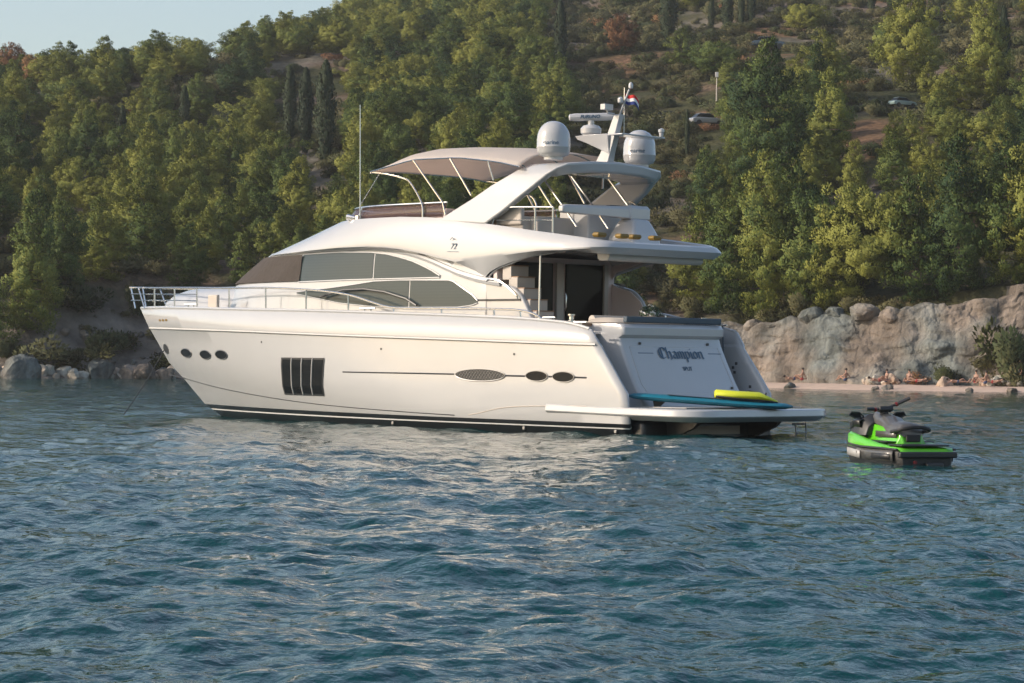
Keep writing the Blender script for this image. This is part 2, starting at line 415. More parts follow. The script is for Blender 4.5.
# ---- flybridge moulding
LOW=[(1.9,4.45),(3.0,4.42),(3.9,4.42),(5.25,4.32),(6.76,4.2),(7.3,4.29),(7.73,4.38),(8.3,4.49),(8.85,4.57),(9.4,4.62),(9.98,4.65),(11.2,4.65),(13.4,4.58),(16,4.53)]
TOP=[(1.9,4.60),(2.5,4.69),(3.2,4.78),(4.2,4.9),(5.25,5.04),(7,5.26),(8.0,5.34),(9,5.38),(11,5.38),(12,5.36),(13.3,5.30)]
UBV=[(2.1,4.30),(3.0,4.385),(4.1,4.31),(4.98,4.15),(5.4,4.04),(5.7,3.92),(5.84,3.77),(6.2,3.95),(7,4.2),(7.73,4.33),(8.85,4.5),(9.98,4.58),(13,4.53),(16,4.5)]
AF=1.88
def lw(u): return lerp(LOW,u)
def tw(u): return lerp(TOP,u)
mid_w=lambda k:(lambda u: lw(u)+(tw(u)-lw(u))*k)
fl=[(plan(.02,12.3,9,2.4,AF+.3,ra=.02),4.45),(plan(2.0,12.4,9,2.4,AF+.35,ra=.7),4.45),(plan(2.14,12.8,9,2.4,AF+.2,ra=.5),lambda u:tw(u)-.03),(plan(2.22,13.0,9,2.4,AF+.12,ra=.55),tw),
    (plan(2.30,13.6,9,2.35,AF+.04,ra=.55),mid_w(.82)),(plan(2.38,14.9,9.3,2.3,AF,ra=.55),mid_w(.4)),(plan(2.42,15.9,9.6,2.3,AF-.02,ra=.55),mid_w(.06)),(plan(2.41,16.1,9.6,2.3,AF,ra=.55),lambda u:lw(u)-.02),
    (plan(2.24,15.95,9.6,2.3,AF+.12,ra=.5),lambda u:min(lerp(UBV,u),lw(u)-.03)),(plan(1.9,15.4,9.6,2.3,AF+.3,ra=.6),lambda u:min(4.40,max(lerp(UBV,u),4.36))),(plan(.02,14,9.6,2.3,AF+.6,ra=.02),4.42)]
body(fl,'flybridge_moulding',MT['gel'],angle=32)
# grooved arch trim sweeping down to the cockpit
AT=[(13.3,4.585),(11.3,4.60),(10.1,4.585),(9.3,4.53),(8.6,4.42),(7.9,4.25),(7.3,4.06),(6.7,3.88),(6.0,3.73),(5.3,3.64)]
for sgn in (1,-1):
    P=smooth_path([(u,0,w_) for u,w_ in AT],6)
    b=MB(); rows=[]
    for i,p in enumerate(P):
        v=house_v(p.x,p.z); h=.05+.05*(i/len(P))
        rows.append([(p.x,sgn*(v-.02),p.z+h),(p.x,sgn*(v+.05),p.z+h*.8),(p.x,sgn*(v+.075),p.z),(p.x,sgn*(v+.05),p.z-h*.8),(p.x,sgn*(v-.02),p.z-h)])
    b.loft(rows,0,False); b.build('arch_trim',MT['gel'],Y)
# lower side fairings with the cockpit opening
FT=[(4.2,2.70),(4.36,2.97),(4.57,3.29),(4.75,3.45),(4.92,3.55),(5.33,3.64),(5.85,3.755)]
for sgn in (1,-1):
    poly=[(5.85,2.6)]+[(u,w_) for u,w_ in FT[::-1]]+[(4.15,2.6)]
    b=MB(); b.prism(poly,'xz',sgn*2.1,sgn*2.255); b.build('side_fairing',MT['gel'],Y,bevel=.04)
    b=MB(); b.box((5.35,sgn*2.262,3.22),(1.5,.02,.05)); b.build('air_slot',MT['rubber'],Y)
b=MB(); b.tube(smooth_path([(5.75,2.3,3.68),(5.6,2.34,3.74),(5.2,2.34,3.66),(4.72,2.34,3.36),(4.66,2.3,3.25)],5),.022,6); b.build('grab_rail',MT['chrome'],Y)
# ---- cockpit interior
b=MB(); b.box((5.6,0,3.48),(.12,4.3,1.7)); b.build('bulkhead',MT['mauve'],Y)
b=MB(); b.box((5.52,.95,3.46),(.05,1.52,1.46)); b.build('door_glass',MT['dglass'],Y)
b=MB(); b.box((5.50,-1.0,3.46),(.05,1.42,1.46)); o=b.build('sliding_door',MT['dglass'],Y)
b=MB(); b.tube([(5.44,-.2,3.0),(5.40,-.2,3.1),(5.40,-.2,3.35),(5.44,-.2,3.45)],.02); b.build('handle',MT['chrome'],o)
b=MB(); b.box((5.44,.03,3.46),(.06,.2,1.5)); b.box((5.45,-.1,3.46),(.07,.05,1.5)); b.box((5.45,-1.72,3.46),(.08,.14,1.5)); b.box((5.45,1.7,3.46),(.07,.06,1.5)); b.build('door_frame',MT['beige'],Y)
b=MB()
for sgn in (1,-1): b.box((4.9,sgn*2.02,3.4),(1.3,.08,1.6)) if sgn<0 else None
b=MB()
b.prism([(5.55,2.6),(5.55,3.74),(5.3,3.62),(4.9,3.53),(4.55,3.28),(4.3,2.9),(4.2,2.6)],'xz',-2.06,-2.09); b.build('side_lining',MT['mauve'],Y)
b=MB(); b.prism([(5.55,3.82),(5.4,4.02),(4.98,4.13),(4.4,4.3),(5.55,4.3)],'xz',-2.06,-2.09)
b.build('side_lining',MT['mauve'],Y)
for k in range(5):
    b=MB(); z=4.05-.28*k; b.box((5.22-.22*k,1.82,z-.16),(.3,.62,.34)); o=b.build('stair_step',MT['beige'],Y,bevel=.015)  # white steps coloured beige, their shade put into the colour
    b=MB(); b.box((5.20-.22*k,1.82,z+.022),(.3,.6,.02)); b.build('tread',MT['teak'],o)
for sgn in (1,-1):
    if sgn>0: b=MB(); b.tube([(4.09,sgn*2.15,2.72),(4.09,sgn*2.12,4.38)],.025,8); b.build('support_pole',MT['chrome'],Y)
b=MB(); b.box((4.4,0,2.62),(3.6,4.4,.06)); b.build('cockpit_sole',MT['teak'],Y)
for sgn in (1,-1):
    b=MB(); b.tube(smooth_path([(3.6,sgn*2.17,4.36),(4.4,sgn*2.17,4.28),(4.98,sgn*2.17,4.14),(5.5,sgn*2.17,4.0),(5.75,sgn*2.17,3.84),(5.72,sgn*2.17,3.72),(5.3,sgn*2.17,3.60),(4.9,sgn*2.17,3.5),(4.62,sgn*2.17,3.28),(4.42,sgn*2.17,2.95),(4.3,sgn*2.17,2.72)],5),.03 if sgn>0 else .07,8); b.build('opening_trim',MT['gel'],Y)
# awning housing under the overhang
b=MB(); b.prism([(2.2,4.19),(2.28,4.12),(2.62,4.12),(2.7,4.2),(2.66,4.33),(2.24,4.33)],'yz',0,0) if 0 else None
b.loft([[(2.44+a,v,4.26+c2) for a,c2 in ((-.2,-.04),(-.13,-.10),(.13,-.10),(.2,-.04),(.2,.1),(-.2,.1))] for v in (1.66,1.6,-1.75,-1.82)],0,True,True)
b.build('awning_housing',MT['gel2'],Y,bevel=.02)
# ---- transom block with garage door
FACE=[(1.72,2.66),(1.57,2.63),(1.49,2.55),(1.50,2.38),(1.63,2.30),(1.58,2.14),(1.37,1.72),(1.12,1.25),(.90,.9),(.80,.68)]
b=MB(); rows=[]
for u,w_ in FACE:
    k=(2.66-w_)/2.0; hw=1.86+.05*k; r=.10; du=.06
    row=[(2.95,hw,w_)]
    for j in range(5):
        t=math.pi/2*j/4; row.append((u+du+r*(1-math.sin(t)),hw-r*(1-math.cos(t)),w_))
    for j in range(1,12):
        v=(hw-r)*(1-2*j/12); row.append((u+.05*(v/1.8)**2,v,w_))
    for j in range(5):
        t=math.pi/2*(4-j)/4; row.append((u+du+r*(1-math.sin(t)),-(hw-r*(1-math.cos(t))),w_))
    row.append((2.95,-hw,w_)); rows.append(row)
top=[(p[0] if i not in (0,len(rows[0])-1) else 3.0,p[1],2.665) for i,p in enumerate(rows[0])]
b.loft([[(2.95,p[1],2.665) for p in rows[0]]]+rows)
b.build('transom',MT['gel'],Y,angle=40)
# panel seams of the garage door
def face_u(w_):
    F=sorted([(w,u) for u,w in FACE]); return lerp(F,w_)
def fpt(v,w_,off=.01): return (face_u(w_)+.05*(v/1.8)**2-off,v,w_)
b=MB()
seam=[(-1.62,2.1),(1.62,2.1),(1.68,1.2),(1.6,.98),(-1.6,.98),(-1.68,1.2),(-1.62,2.1)]
pp=[]
for (a,c2),(d,e) in zip(seam,seam[1:]):
    for k in range(8): pp.append(fpt(bez(a,d,k/8),bez(c2,e,k/8),.0))
b.tube(pp+[pp[0]],.006,4); b.build('door_seam',MT['gel2'],Y)
b=MB()
for v in (1.14,-1.42): b.tube([fpt(v-.26,1.95,.0),fpt(v+.26,1.95,.0)],.010,5)
b.build('recess_handle',MT['text'],Y)
b=MB()
for v,w_ in ((1.25,2.18),(-1.25,2.18),(-1.55,1.12)): b.box(fpt(v,w_,.02),(.03,.08,.06))
b.build('transom_light',MT['dark'],Y,bevel=.01)
# ship's name in blackletter strokes
def name_strokes():
    G={ # strokes on a 0..1 x-height grid, ascender 1.6
     'C':[[(.95,1.35),(.75,1.5),(.4,1.48),(.1,1.15),(.05,.6),(.2,.15),(.55,0),(.95,.22)],[(.45,1.4),(.42,.15)],[(.95,1.35),(.95,1.1)]],
     'h':[[(.1,1.55),(.12,.0)],[(.12,.8),(.45,1.0),(.6,.8),(.6,.2),(.5,-.15)]],
     'a':[[(.1,.85),(.4,1.0),(.58,.8),(.58,.1),(.7,0)],[(.58,.55),(.2,.5),(.08,.22),(.3,0),(.58,.15)]],
     'm':[[(.08,.95),(.12,.0)],[(.12,.8),(.35,1.0),(.47,.8),(.47,.0)],[(.47,.8),(.72,1.0),(.84,.8),(.84,.1),(.95,0)]],
     'p':[[(.08,1.0),(.12,.8),(.12,-.5)],[(.12,.8),(.4,1.0),(.6,.75),(.58,.2),(.35,0),(.12,.12)]],
     'i':[[(.08,.95),(.15,.8),(.15,.1),(.28,0)],[(.13,1.35),(.2,1.3)]],
     'o':[[(.35,1.0),(.1,.8),(.08,.25),(.3,0),(.58,.2),(.6,.75),(.35,1.0)]],
     'n':[[(.08,.95),(.12,.0)],[(.12,.8),(.42,1.0),(.6,.8),(.6,.1),(.72,0)]]}
    W={'C':1.1,'h':.8,'a':.82,'m':1.08,'p':.78,'i':.4,'o':.78,'n':.84}
    x=0; out=[]
    for ch in 'Champion':
        for st in G[ch]: out.append([(x+p[0],p[1]) for p in st])
        x+=W[ch]
    return out,x
def put_name(b,cx,cw,scale):
    S,W=name_strokes(); nib=Vector((.11,.075))
    for st in S:
        for (a,c2),(d,e) in zip(st,st[1:]):
            A=Vector((a,c2)); B_=Vector((d,e)); q=[A-nib,A+nib,B_+nib,B_-nib]
            if abs((B_-A).normalized().cross(nib.normalized()))<.25:
                nn=Vector((-(B_-A).y,(B_-A).x)).normalized()*.035; q=[A-nn,A+nn,B_+nn,B_-nn]
            pts=[fpt(cx-(p.x-W/2)*scale*1.02,cw+p.y*scale*.70,.02) for p in q]; b.add(pts,[(0,1,2,3)])
b=MB(); put_name(b,-.12,1.83,.245); b.build('name_lettering',MT['text'],Y,flat=True)
tx=Vector((0,-1,0)); ty=Vector((face_u(1.9)-face_u(1.7),0,.2)).normalized()
text_obj('port_lettering','SPLIT',.15,MT['text'],Y,frame(Vector(fpt(-.15,1.58,.012)),tx,ty))
# pads on top
b=MB(); b.loft([[(1.75+1.15*a,v,2.665+h*math.sin(math.pi*min(1,max(0,a)))**.5*(1 if abs(v)<1.8 else .3)) for a in ar(0,1,8)] for v,h in ((1.9,.02),(1.86,.09),(1.75,.13),(-1.75,.13),(-1.86,.09),(-1.9,.02))]); b.build('sun_pad',MT['beige'],Y,angle=70)
b=MB(); b.box((1.68,-.05,2.745),(.14,3.5,.15)); b.build('pad_cover',MT['navy'],Y,bevel=.03)
b=MB(); b.tube([(2.75,1.7,2.74),(2.77,-1.7,2.74)],.11,10); b.build('backrest',MT['beige'],Y)
# quarter steps beside the transom
for sgn in (1,-1):
    for k in range(6):
        b=MB(); u=1.45+.24*k; b.box((u+.3,sgn*2.16,.80+.29*k),(.6,.5,.29)); o=b.build('quarter_step',MT['gel2'],Y,bevel=.02)
        b=MB(); b.box((u+.14,sgn*2.16,.80+.29*k+.152),(.22,.42,.014)); b.build('tread',MT['dark'],o)
for sgn in (1,-1):   # gate hardware, winch, cleats on the quarter
    b=MB(); b.lathe((2.75,sgn*2.42,2.66),[(.09,0),(.09,.05),(.06,.08),(.06,.14),(.09,.17),(.09,.2)],14); b.build('mooring_winch',MT['chrome'],Y)
    for u in (3.32,2.3):
        z=lerp(SHEER,u)-.0; v=sgn*(hv(HROWS[0],u)-.15); b=MB(); b.tube([(u,v,z-.05),(u,v,z+.07)],.03); b.tube([(u-.2,v,z+.07),(u+.2,v,z+.07)],.022); b.build('cleat',MT['chrome'],Y)
b=MB(); b.box((2.2,-1.98,2.2),(.05,.2,1.0)); b.tube([(1.9,-2.18,2.66),(1.85,-2.18,1.5)],.018); b.build('gate',MT['navy'],Y)
b=MB()
for u,w_ in ((1.55,1.62),(1.5,1.5),(1.45,1.72),(1.1,1.0),(1.0,1.15),(.95,.95)): b.box((u+.15,-2.36,w_),(.06,.03,.07))
b.build('wing_fitting',MT['dark'],Y)
# inner faces of the wings
# ---- swim platform
def pplan(off,u1=3.3,ua=-1.4,B=2.68,r=.85):
    P=[(u1,B+.02-off)]
    for k in range(1,6): P.append((bez(u1,ua+r,k/5),B-off))
    for k in range(1,9):
        t=math.pi/2*k/8; P.append((ua+off+(r-off)*(1-math.sin(t)),B-off-(r-off)*(1-math.cos(t))))
    for k in range(1,7): P.append((ua+off-.05*math.sin(math.pi/2*k/6),(B-r)*(1-k/6)))
    return P
ptop=lambda u: lerp([(-1.4,.66),(1,.68),(3.3,.72)],u)
pl=[(.5,0.0,3.05),(.06,0,3.2),(.02,-.015,3.3),(0,-.04,3.3),(-.02,-.16,3.3),(-.01,-.18,3.3),(.16,-.29,3.3),(.19,-.30,3),(.5,-.32,3.1),(1.2,-.33,2.8)]
b=MB()
for sgn in (1,-1):
    b.loft([[(u,v*sgn,ptop(u)+dz) for u,v in pplan(o_)] for o_,dz,_ in [(2.6,0,0)]+pl])
b.build('swim_platform',MT['gel'],Y,angle=24)
b=MB()
for j in range(14): b.box((.15,2.0-j*.305,ptop(.2)+.012),(1.6,.29,.012))
b.build('platform_plank',MT['gel2'],Y)
b=MB(); b.box((1.9,0,.08),(2.9,4.75,.56)); b.build('stern_underbody',MT['boot'],Y,bevel=.1)
b=MB()
for v in (1.5,-1.5): b.prism([(.5,.33),(-.5,.33),(-.35,.2),(.45,-.1)],'xz',v-.06,v+.06)
b.build('platform_bracket',MT['dark'],Y)
b=MB(); b.box((.44,.2,.12),(.03,2.6,.2)); b.build('exhaust_panel',MT['beige'],Y)
b=MB()
for v in (-2.02,-2.42): b.tube([(-.55,v,.3),(-.6,v,-.25)],.018)
for z in (.05,-.1): b.tube([(-.58,-2.02,z),(-.58,-2.42,z)],.018)
b.tube([(-.5,-1.98,.27),(-.5,-2.46,.27)],.025)
b.build('boarding_ladder',MT['steel'],Y)
# ---- rails
def sv(u): return hv(HROWS[0],u)*.97
def railpts(L): return smooth_path([(u,max(sv(u),.28) if u<22.6 else .22,w_) for u,w_ in L],6)
for sgn in (1,-1):
    b=MB(); top=railpts([(22.95,3.77),(22.4,3.76),(21.2,3.73),(19.5,3.70),(17.9,3.67),(15.9,3.63),(14.0,3.61),(12.2,3.54),(11.2,3.47),(10.3,3.36),(9.5,3.18),(8.7,3.04),(7,3.02),(5.1,2.99),(4.3,2.96),(3.75,2.86),(3.45,2.72)])
    b.tube([(p.x,p.y*sgn,p.z) for p in top],.028,7); o=b.build('guard_rail',MT['chrome'],Y)
    for u,wt in ((21.2,3.73),(19.5,3.70),(17.9,3.67),(15.95,3.63),(14.05,3.61),(12.2,3.54),(10.45,3.39),(8.7,3.04),(6.95,3.02),(5.1,2.99),(4.2,2.95)):
        b=MB(); wb=lerp(SHEER,u)-.03; b.tube([(u,sv(u)*sgn,wb),(u+.02,sv(u)*sgn,wt)],.024,6); b.build('stanchion',MT['chrome'],o)
    b=MB()
    for f in (.36,.68):
        pts=[(u,max(.25,sv(u))*sgn,bez(lerp(SHEER,u),wt,f)) for u,wt in ((22.85,3.77),(21.8,3.75),(21.2,3.73),(19.5,3.70),(17.9,3.67))]
        if f<.5 or 1: b.tube([pts[0]]+pts[1:],.014,5)
    b.tube([(22.9,.22*sgn,3.77),(22.7,.2*sgn,3.15)],.024); b.tube([(22.3,.40*sgn,3.75),(21.95,.42*sgn,3.13)],.022); b.build('pulpit_bar',MT['chrome'],o)
b=MB(); b.tube([(22.95,.22,3.77),(23.05,0,3.77),(22.95,-.22,3.77)],.028); b.build('pulpit_rail',MT['chrome'],Y)
for u,w_ in ((18.3,3.14),(9.7,2.96)):
    v=sv(u); b=MB()
    for d in (-.12,.12): b.tube([(u+d,v,w_-.03),(u+d,v,w_+.06)],.02)
    b.tube([(u-.3,v,w_+.07),(u+.3,v,w_+.07)],.024); b.build('cleat',MT['chrome'],Y)
# ---- flybridge: arch
def arch_sec(uf,wf,ua,wa,v,th,vertical):
    # returns outer-front, outer-aft, inner-aft, inner-front
    if vertical: return [(uf,v,wf),(ua,v,wa),(ua,v-math.copysign(th,v),wa),(uf,v-math.copysign(th,v),wf)]
leg=[(7.69,5.22,5.93,5.09,2.25),(6.95,5.55,5.3,5.42,2.2),(6.47,5.77,4.8,5.74,2.15),(5.9,6.06,4.32,6.03,2.1),(5.42,6.28,3.98,6.28,2.02)]
secs=[]
for uf,wf,ua,wa,v in leg:
    secs.append([(uf,v,wf),(ua,v,wa),(ua+.05,v-.22,wa-.02),(uf-.05,v-.22,wf-.04)])
secs.append([(5.05,1.94,6.46),(3.72,1.93,6.44),(3.86,1.72,6.24),(5.0,1.72,6.25)])
secs.append([(4.92,1.68,6.58),(3.55,1.70,6.56),(3.62,1.55,6.30),(4.9,1.55,6.31)])
secs.append([(4.92,.9,6.66),(3.45,.9,6.64),(3.5,.9,6.36),(4.9,.9,6.38)])
secs.append([(4.92,0,6.69),(3.42,0,6.67),(3.48,0,6.38),(4.9,0,6.40)])
full=secs+[[(u,-v,w_) for u,v,w_ in s] for s in secs[:-1][::-1]]
b=MB(); b.loft(full,0,True,True); b.build('radar_arch',MT['gel'],Y,bevel=.06,angle=50)
b=MB()
for sgn in (1,-1): b.lathe((4.95,sgn*1.99,5.92),[(.0,-.012),(.1,-.012),(.1,.012),(0,.012)],16,axis='Y')
b.build('arch_badge',MT['beige'],Y)
b=MB()
for sgn in (1,-1): b.tube([(6.3,sgn*2.13,5.82),(5.0,sgn*2.02,5.98)],.012,4)
b.build('arch_seam',MT['beige'],Y)
# bimini canvas
FRONT,BACK=10.2,4.8
def bim(u,v):
    k=(10.25-u)/5.4
    crown=lerp([(0,6.68),(.08,6.93),(.17,7.15),(.3,7.22),(.5,7.20),(.8,7.10),(1,6.93)],k)
    edge_=lerp([(0,6.60),(.12,6.70),(.3,6.84),(.6,6.82),(.85,6.66),(1,6.5)],k)
    hw=2.12; t=abs(v)/hw
    return edge_+(crown-edge_)*(1-t**3.4)
b=MB(); rows=[]
for i in range(34):
    u=10.25-5.4*i/33; rows.append([(u+.25*(1-(j/12-1)**2)*max(0,1-i/8),2.12*(j/12-1),bim(u,2.12*(j/12-1))-.02*math.sin(i*.95)**2*0) for j in range(25)])
b.loft(rows); o=b.build('bimini_canopy',MT['canvas'],Y,solid=.02,angle=60)
b=MB()
for k in (0,.3,.55,.80):
    u=10.25-5.4*k; b.tube([(u+(.0),2.12*(j/12-1),bim(u,2.12*(j/12-1))-.035) for j in range(25)],.022,6)
for sgn in (1,-1): b.tube([(10.25-5.4*k,sgn*2.12,bim(10.25-5.4*k,2.12)-.01) for k in ar(0,1,16)],.018,5)
b.build('canopy_frame',MT['chrome'],Y)
def fpole(name,pts,r=.024):
    for sgn in (1,-1):
        b=MB(); b.tube([(p[0],p[1]*sgn,p[2]) for p in pts],r,7); b.build(name,MT['chrome'],Y)
fpole('canopy_pole',smooth_path([(10.2,2.1,6.58),(9.6,2.1,6.5),(9.05,2.1,6.38),(8.75,2.1,6.25),(8.35,2.08,5.72),(8.3,2.08,5.35)],4))
fpole('canopy_pole',[(8.63,2.12,6.82),(7.6,2.05,5.7),(7.5,2.05,5.4)])
fpole('canopy_pole',[(7.28,2.12,6.80),(6.55,2.08,5.85)])
fpole('canopy_pole',[(5.93,2.12,6.66),(5.85,2.0,6.2)])
fpole('canopy_pole',[(9.9,2.1,6.55),(10.75,2.0,5.75)],.012)
for v in (1.62,.48,-.9):
    b=MB(); b.tube([(4.62,v,6.34),(3.72,v+.05,5.45),(3.3,v+.07,5.0)],.026,7); b.build('arch_strut',MT['chrome'],Y)
fpole('grab_rail',smooth_path([(5.5,2.0,5.95),(5.0,1.95,5.88),(4.6,1.9,5.75),(4.45,1.88,5.5)],4))
# tinted windscreen of the flybridge
b=MB(); Pn=[p for p in plan(2.05,12.9,9,2.4,7.6)]
for sgn in (1,-1):
    lo=[(u,v*sgn,5.33) for u,v in Pn]; hi=[(u-.3*max(0,(u-9)/3.4)-.12,v*sgn*.985,5.70) for u,v in Pn]
    b.loft([lo,hi])
b.build('fly_windscreen',MT['smoke'],Y,solid=.012,angle=80)
b=MB()
for sgn in (1,-1): b.tube([(u-.3*max(0,(u-9)/3.4)-.12,v*sgn*.985,5.71) for u,v in Pn],.026,7)
b.tube([(9.2,1.97,5.7),(8.95,2.0,5.33)],.022); b.tube([(10.9,1.8,5.7),(11.0,1.9,5.33)],.022)
b.build('windscreen_rail',MT['chrome'],Y)
# helm seats, sofas
b=MB(); b.box((8.9,.2,5.15),(.6,1.6,.6)); b.box((8.65,.2,5.42),(.15,1.6,.45)); b.build('helm_seat',MT['mauve'],Y,bevel=.06)
b=MB(); b.box((5.9,1.55,5.0),(1.9,.6,.6)); b.box((5.9,1.85,5.3),(1.9,.14,.45)); b.box((5.0,0,5.0),(.6,3.2,.6)); b.build('sofa',MT['beige'],Y,bevel=.05)
b=MB(); b.box((6.05,1.9,5.32),(.5,.12,.5)); b.box((5.6,1.5,5.35),(.3,.3,.3)); b.build('cushion',MT['teak'],Y,bevel=.05)
b=MB(); b.box((4.7,-.6,5.1),(1.0,1.8,.8)); b.build('wet_bar',MT['gel2'],Y,bevel=.05)
# aft fly rail
for sgn in (1,):
    b=MB(); b.tube(smooth_path([(5.75,2.13*sgn,5.1),(5.55,2.13*sgn,5.42),(5.3,2.12*sgn,5.50),(4.3,2.1*sgn,5.48),(3.72,2.08*sgn,5.46)],5),.024,7)
    b.tube([(5.6,2.13*sgn,5.2),(4.3,2.1*sgn,5.16),(3.72,2.08*sgn,5.14)],.014,5)
    for u,v in ((4.3,2.1),(3.72,2.08)): b.tube([(u,v*sgn,4.75),(u,v*sgn,5.46)],.022,6)
    b.build('fly_rail',MT['chrome'],Y)
# folded crane across the aft deck
b=MB(); b.loft([[(3.55+a,v,5.42+z) for a,z in ((-s_,-h*.7),(-s_,h*.6),(-s_*.6,h),(s_*.6,h),(s_,h*.6),(s_,-h*.7))] for v,s_,h in ((2.0,.07,.08),(1.9,.11,.12),(.3,.14,.16),(-.35,.15,.18),(-.38,.19,.21),(-1.05,.20,.20),(-1.15,.1,.10))],0,True,True)
o=b.build('crane_arm',MT['gel'],Y,bevel=.03)
b=MB(); b.box((3.55,.1,5.585),(.16,.35,.03)); b.build('hose_guard',MT['dark'],o)
b=MB(); b.loft([[(3.5+a*s_,-.62+c2*s_*1.1,z) for a,c2 in ((-1,-1),(-1,1),(1,1),(1,-1))] for z,s_ in ((4.5,.5),(4.85,.44),(5.05,.36),(5.28,.26))],0,True,True); b.build('crane_base',MT['gel'],Y,bevel=.08)
for v,a in ((1.95,.0),(1.15,.1),(.70,0),(-.05,.1)):
    b=MB(); b.loft([[(2.3+x*s_,v+y*s_*1.5,4.70+z) for x,y in ((-1,-1),(-1,1),(1,1),(1,-1))] for z,s_ in ((0,.08),(.06,.11),(.12,.09))],0,True,True); b.build('deck_chock',MT['ochre'],Y,bevel=.02)
# domes
for sgn in (1,-1):
    b=MB(); b.lathe((4.2,sgn*1.58,6.66),[(.24,0),(.24,.07),(.36,.11),(.405,.19),(.415,.29),(.42,.30),(.42,.32),(.415,.33),(.412,.5),(.398,.62),(.365,.72),(.31,.81),(.24,.88),(.15,.93),(.06,.95),(.0,.953)],32)
    o=b.build('satellite_dome',MT['gel'],Y,angle=50)
    # curved brand marking facing aft port
    t=text_obj('dome_marking','marine',.15,MT['text'],o,Matrix.Identity(4),extr=.003)
    a0=math.atan2(-.70,-.713)+math.pi  # toward the camera side
    for vtx in t.data.vertices:
        x,y,z=vtx.co; ang=R(205)+x/.4 ; rr=.417+z
        ang=math.atan2(.80,-.60)+(x-.03)/.42
        vtx.co=(4.2+rr*math.cos(ang),sgn*1.58+rr*math.sin(ang),6.66+.40+y)
# mast
b=MB()
b.loft([[(c2+a*.5,v*.09*s2,z) for a,v in ((-l,-1),(-l*1.0,1),(l,1),(l,-1))] for c2,l,z,s2 in ((3.95,.42,6.68,1.3),(3.85,.34,6.9,1.1),(3.65,.26,7.4,1),(3.48,.2,7.85,.9))],0,True,True)
b.tube([(3.45,0,7.85),(3.15,0,8.45)],.03); b.lathe((3.1,0,8.45),[(.0,0),(.055,.02),(.06,.1),(.04,.16),(0,.18)],12)
b.lathe((3.35,.1,8.1),[(.0,0),(.07,.03),(.07,.14),(0,.18)],12)
b.build('mast',MT['gel'],Y,bevel=.02,angle=50)
b=MB(); b.loft([[(u,.3*v*s2,z) for v,z in ((-1,z0),(1,z0),(.6,z0-h),(-.6,z0-h))] for u,z0,h,s2 in ((4.75,7.36,.08,.8),(4.4,7.37,.2,1),(3.7,7.38,.5,.6))],0,True,True)
b.box((3.3,-.45,7.33),(.5,1.6,.04),); b.build('mast_bracket',MT['gel'],Y,bevel=.015)
b=MB(); b.lathe((4.42,0,7.38),[(.2,0),(.26,.05),(.27,.16),(.2,.24),(.08,.27),(.08,.38)],16); o=b.build('radar_pedestal',MT['gel'],Y)
# radar bar lies along world x: local direction (-cos,-sin)
d1=Vector((-math.cos(TH),-math.sin(TH),0)); d1=Vector((d1.x,d1.y,.03)).normalized()
b=MB(); cc=Vector((4.42,0,7.84)); b.tube([cc-d1*.56,cc-d1*.53,cc-d1*.4,cc+d1*.4,cc+d1*.53,cc+d1*.56],[.05,.085,.10,.10,.085,.05],10); ob=b.build('radar_antenna',MT['gel'],Y)
xd=d1; nn=Vector((-math.sin(TH),math.cos(TH),0)); 
pos=cc+Vector((-math.sin(TH),math.cos(TH),0))*0
out=Vector((0,0,1)).cross(xd); out=xd.cross(Vector((0,0,1))).normalized()
text_obj('radar_lettering','FURUNO',.12,MT['text'],ob,frame(cc+out*.102-d1*.03,xd,(0,0,1)),shear=.2,extr=.003,bold=.004)
b=MB(); b.box((3.62,.30,8.02),(.16,.30,.14)); b.tube([(3.55,.1,7.85),(3.6,.3,7.88),(3.6,.3,7.97)],.03); b.build('searchlight',MT['gel'],Y,bevel=.03)
b=MB(); b.lathe((3.05,-1.1,7.35),[(.05,0),(.06,.1),(.08,.12),(.08,.18),(0,.22)],12); b.build('gps_antenna',MT['gel'],Y)
b=MB(); b.tube([(10.85,1.92,5.35),(10.9,1.92,8.39)],[.018,.008]); b.box((10.9,1.95,5.42),(.1,.1,.12)); b.tube([(11.05,1.9,5.42),(11.3,1.95,5.45)],[.05,.09],10); b.build('whip_antenna',MT['chrome'],Y)
# model badge
text_obj('badge_number','72',.22,MT['text'],Y,frame(Vector((6.85,2.395,4.56)),(-1,0,0),(0,0,1)),shear=.3)
b=MB(); b.tube([(7.05,2.41,4.44),(6.65,2.41,4.43)],.008,4); b.tube([(6.95,2.405,4.74),(6.88,2.405,4.79),(6.8,2.4,4.74)],.010,4); b.build('badge_mark',MT['text'],Y)
for nm in ('platform_bracket','styling_groove','skin_fitting','drain','bow_marking','transom_light','recess_handle','wing_fitting','arch_badge','arch_seam','rubbing_strake','spray_line','quarter_spray_line','bulwark_cap','cushion','door_frame','opening_trim','fly_windscreen','platform_plank'):
    for o in [x for x in bpy.data.objects if x.name.split('.')[0]==nm]: split_loose(o)
# ---- things on board
YM=Y.matrix_world if False else Matrix.Translation(Y.location)@Matrix.Rotation(Y.rotation_euler.z,4,'Z')
def W(u,v,z): return YM@Vector((u,v,z))
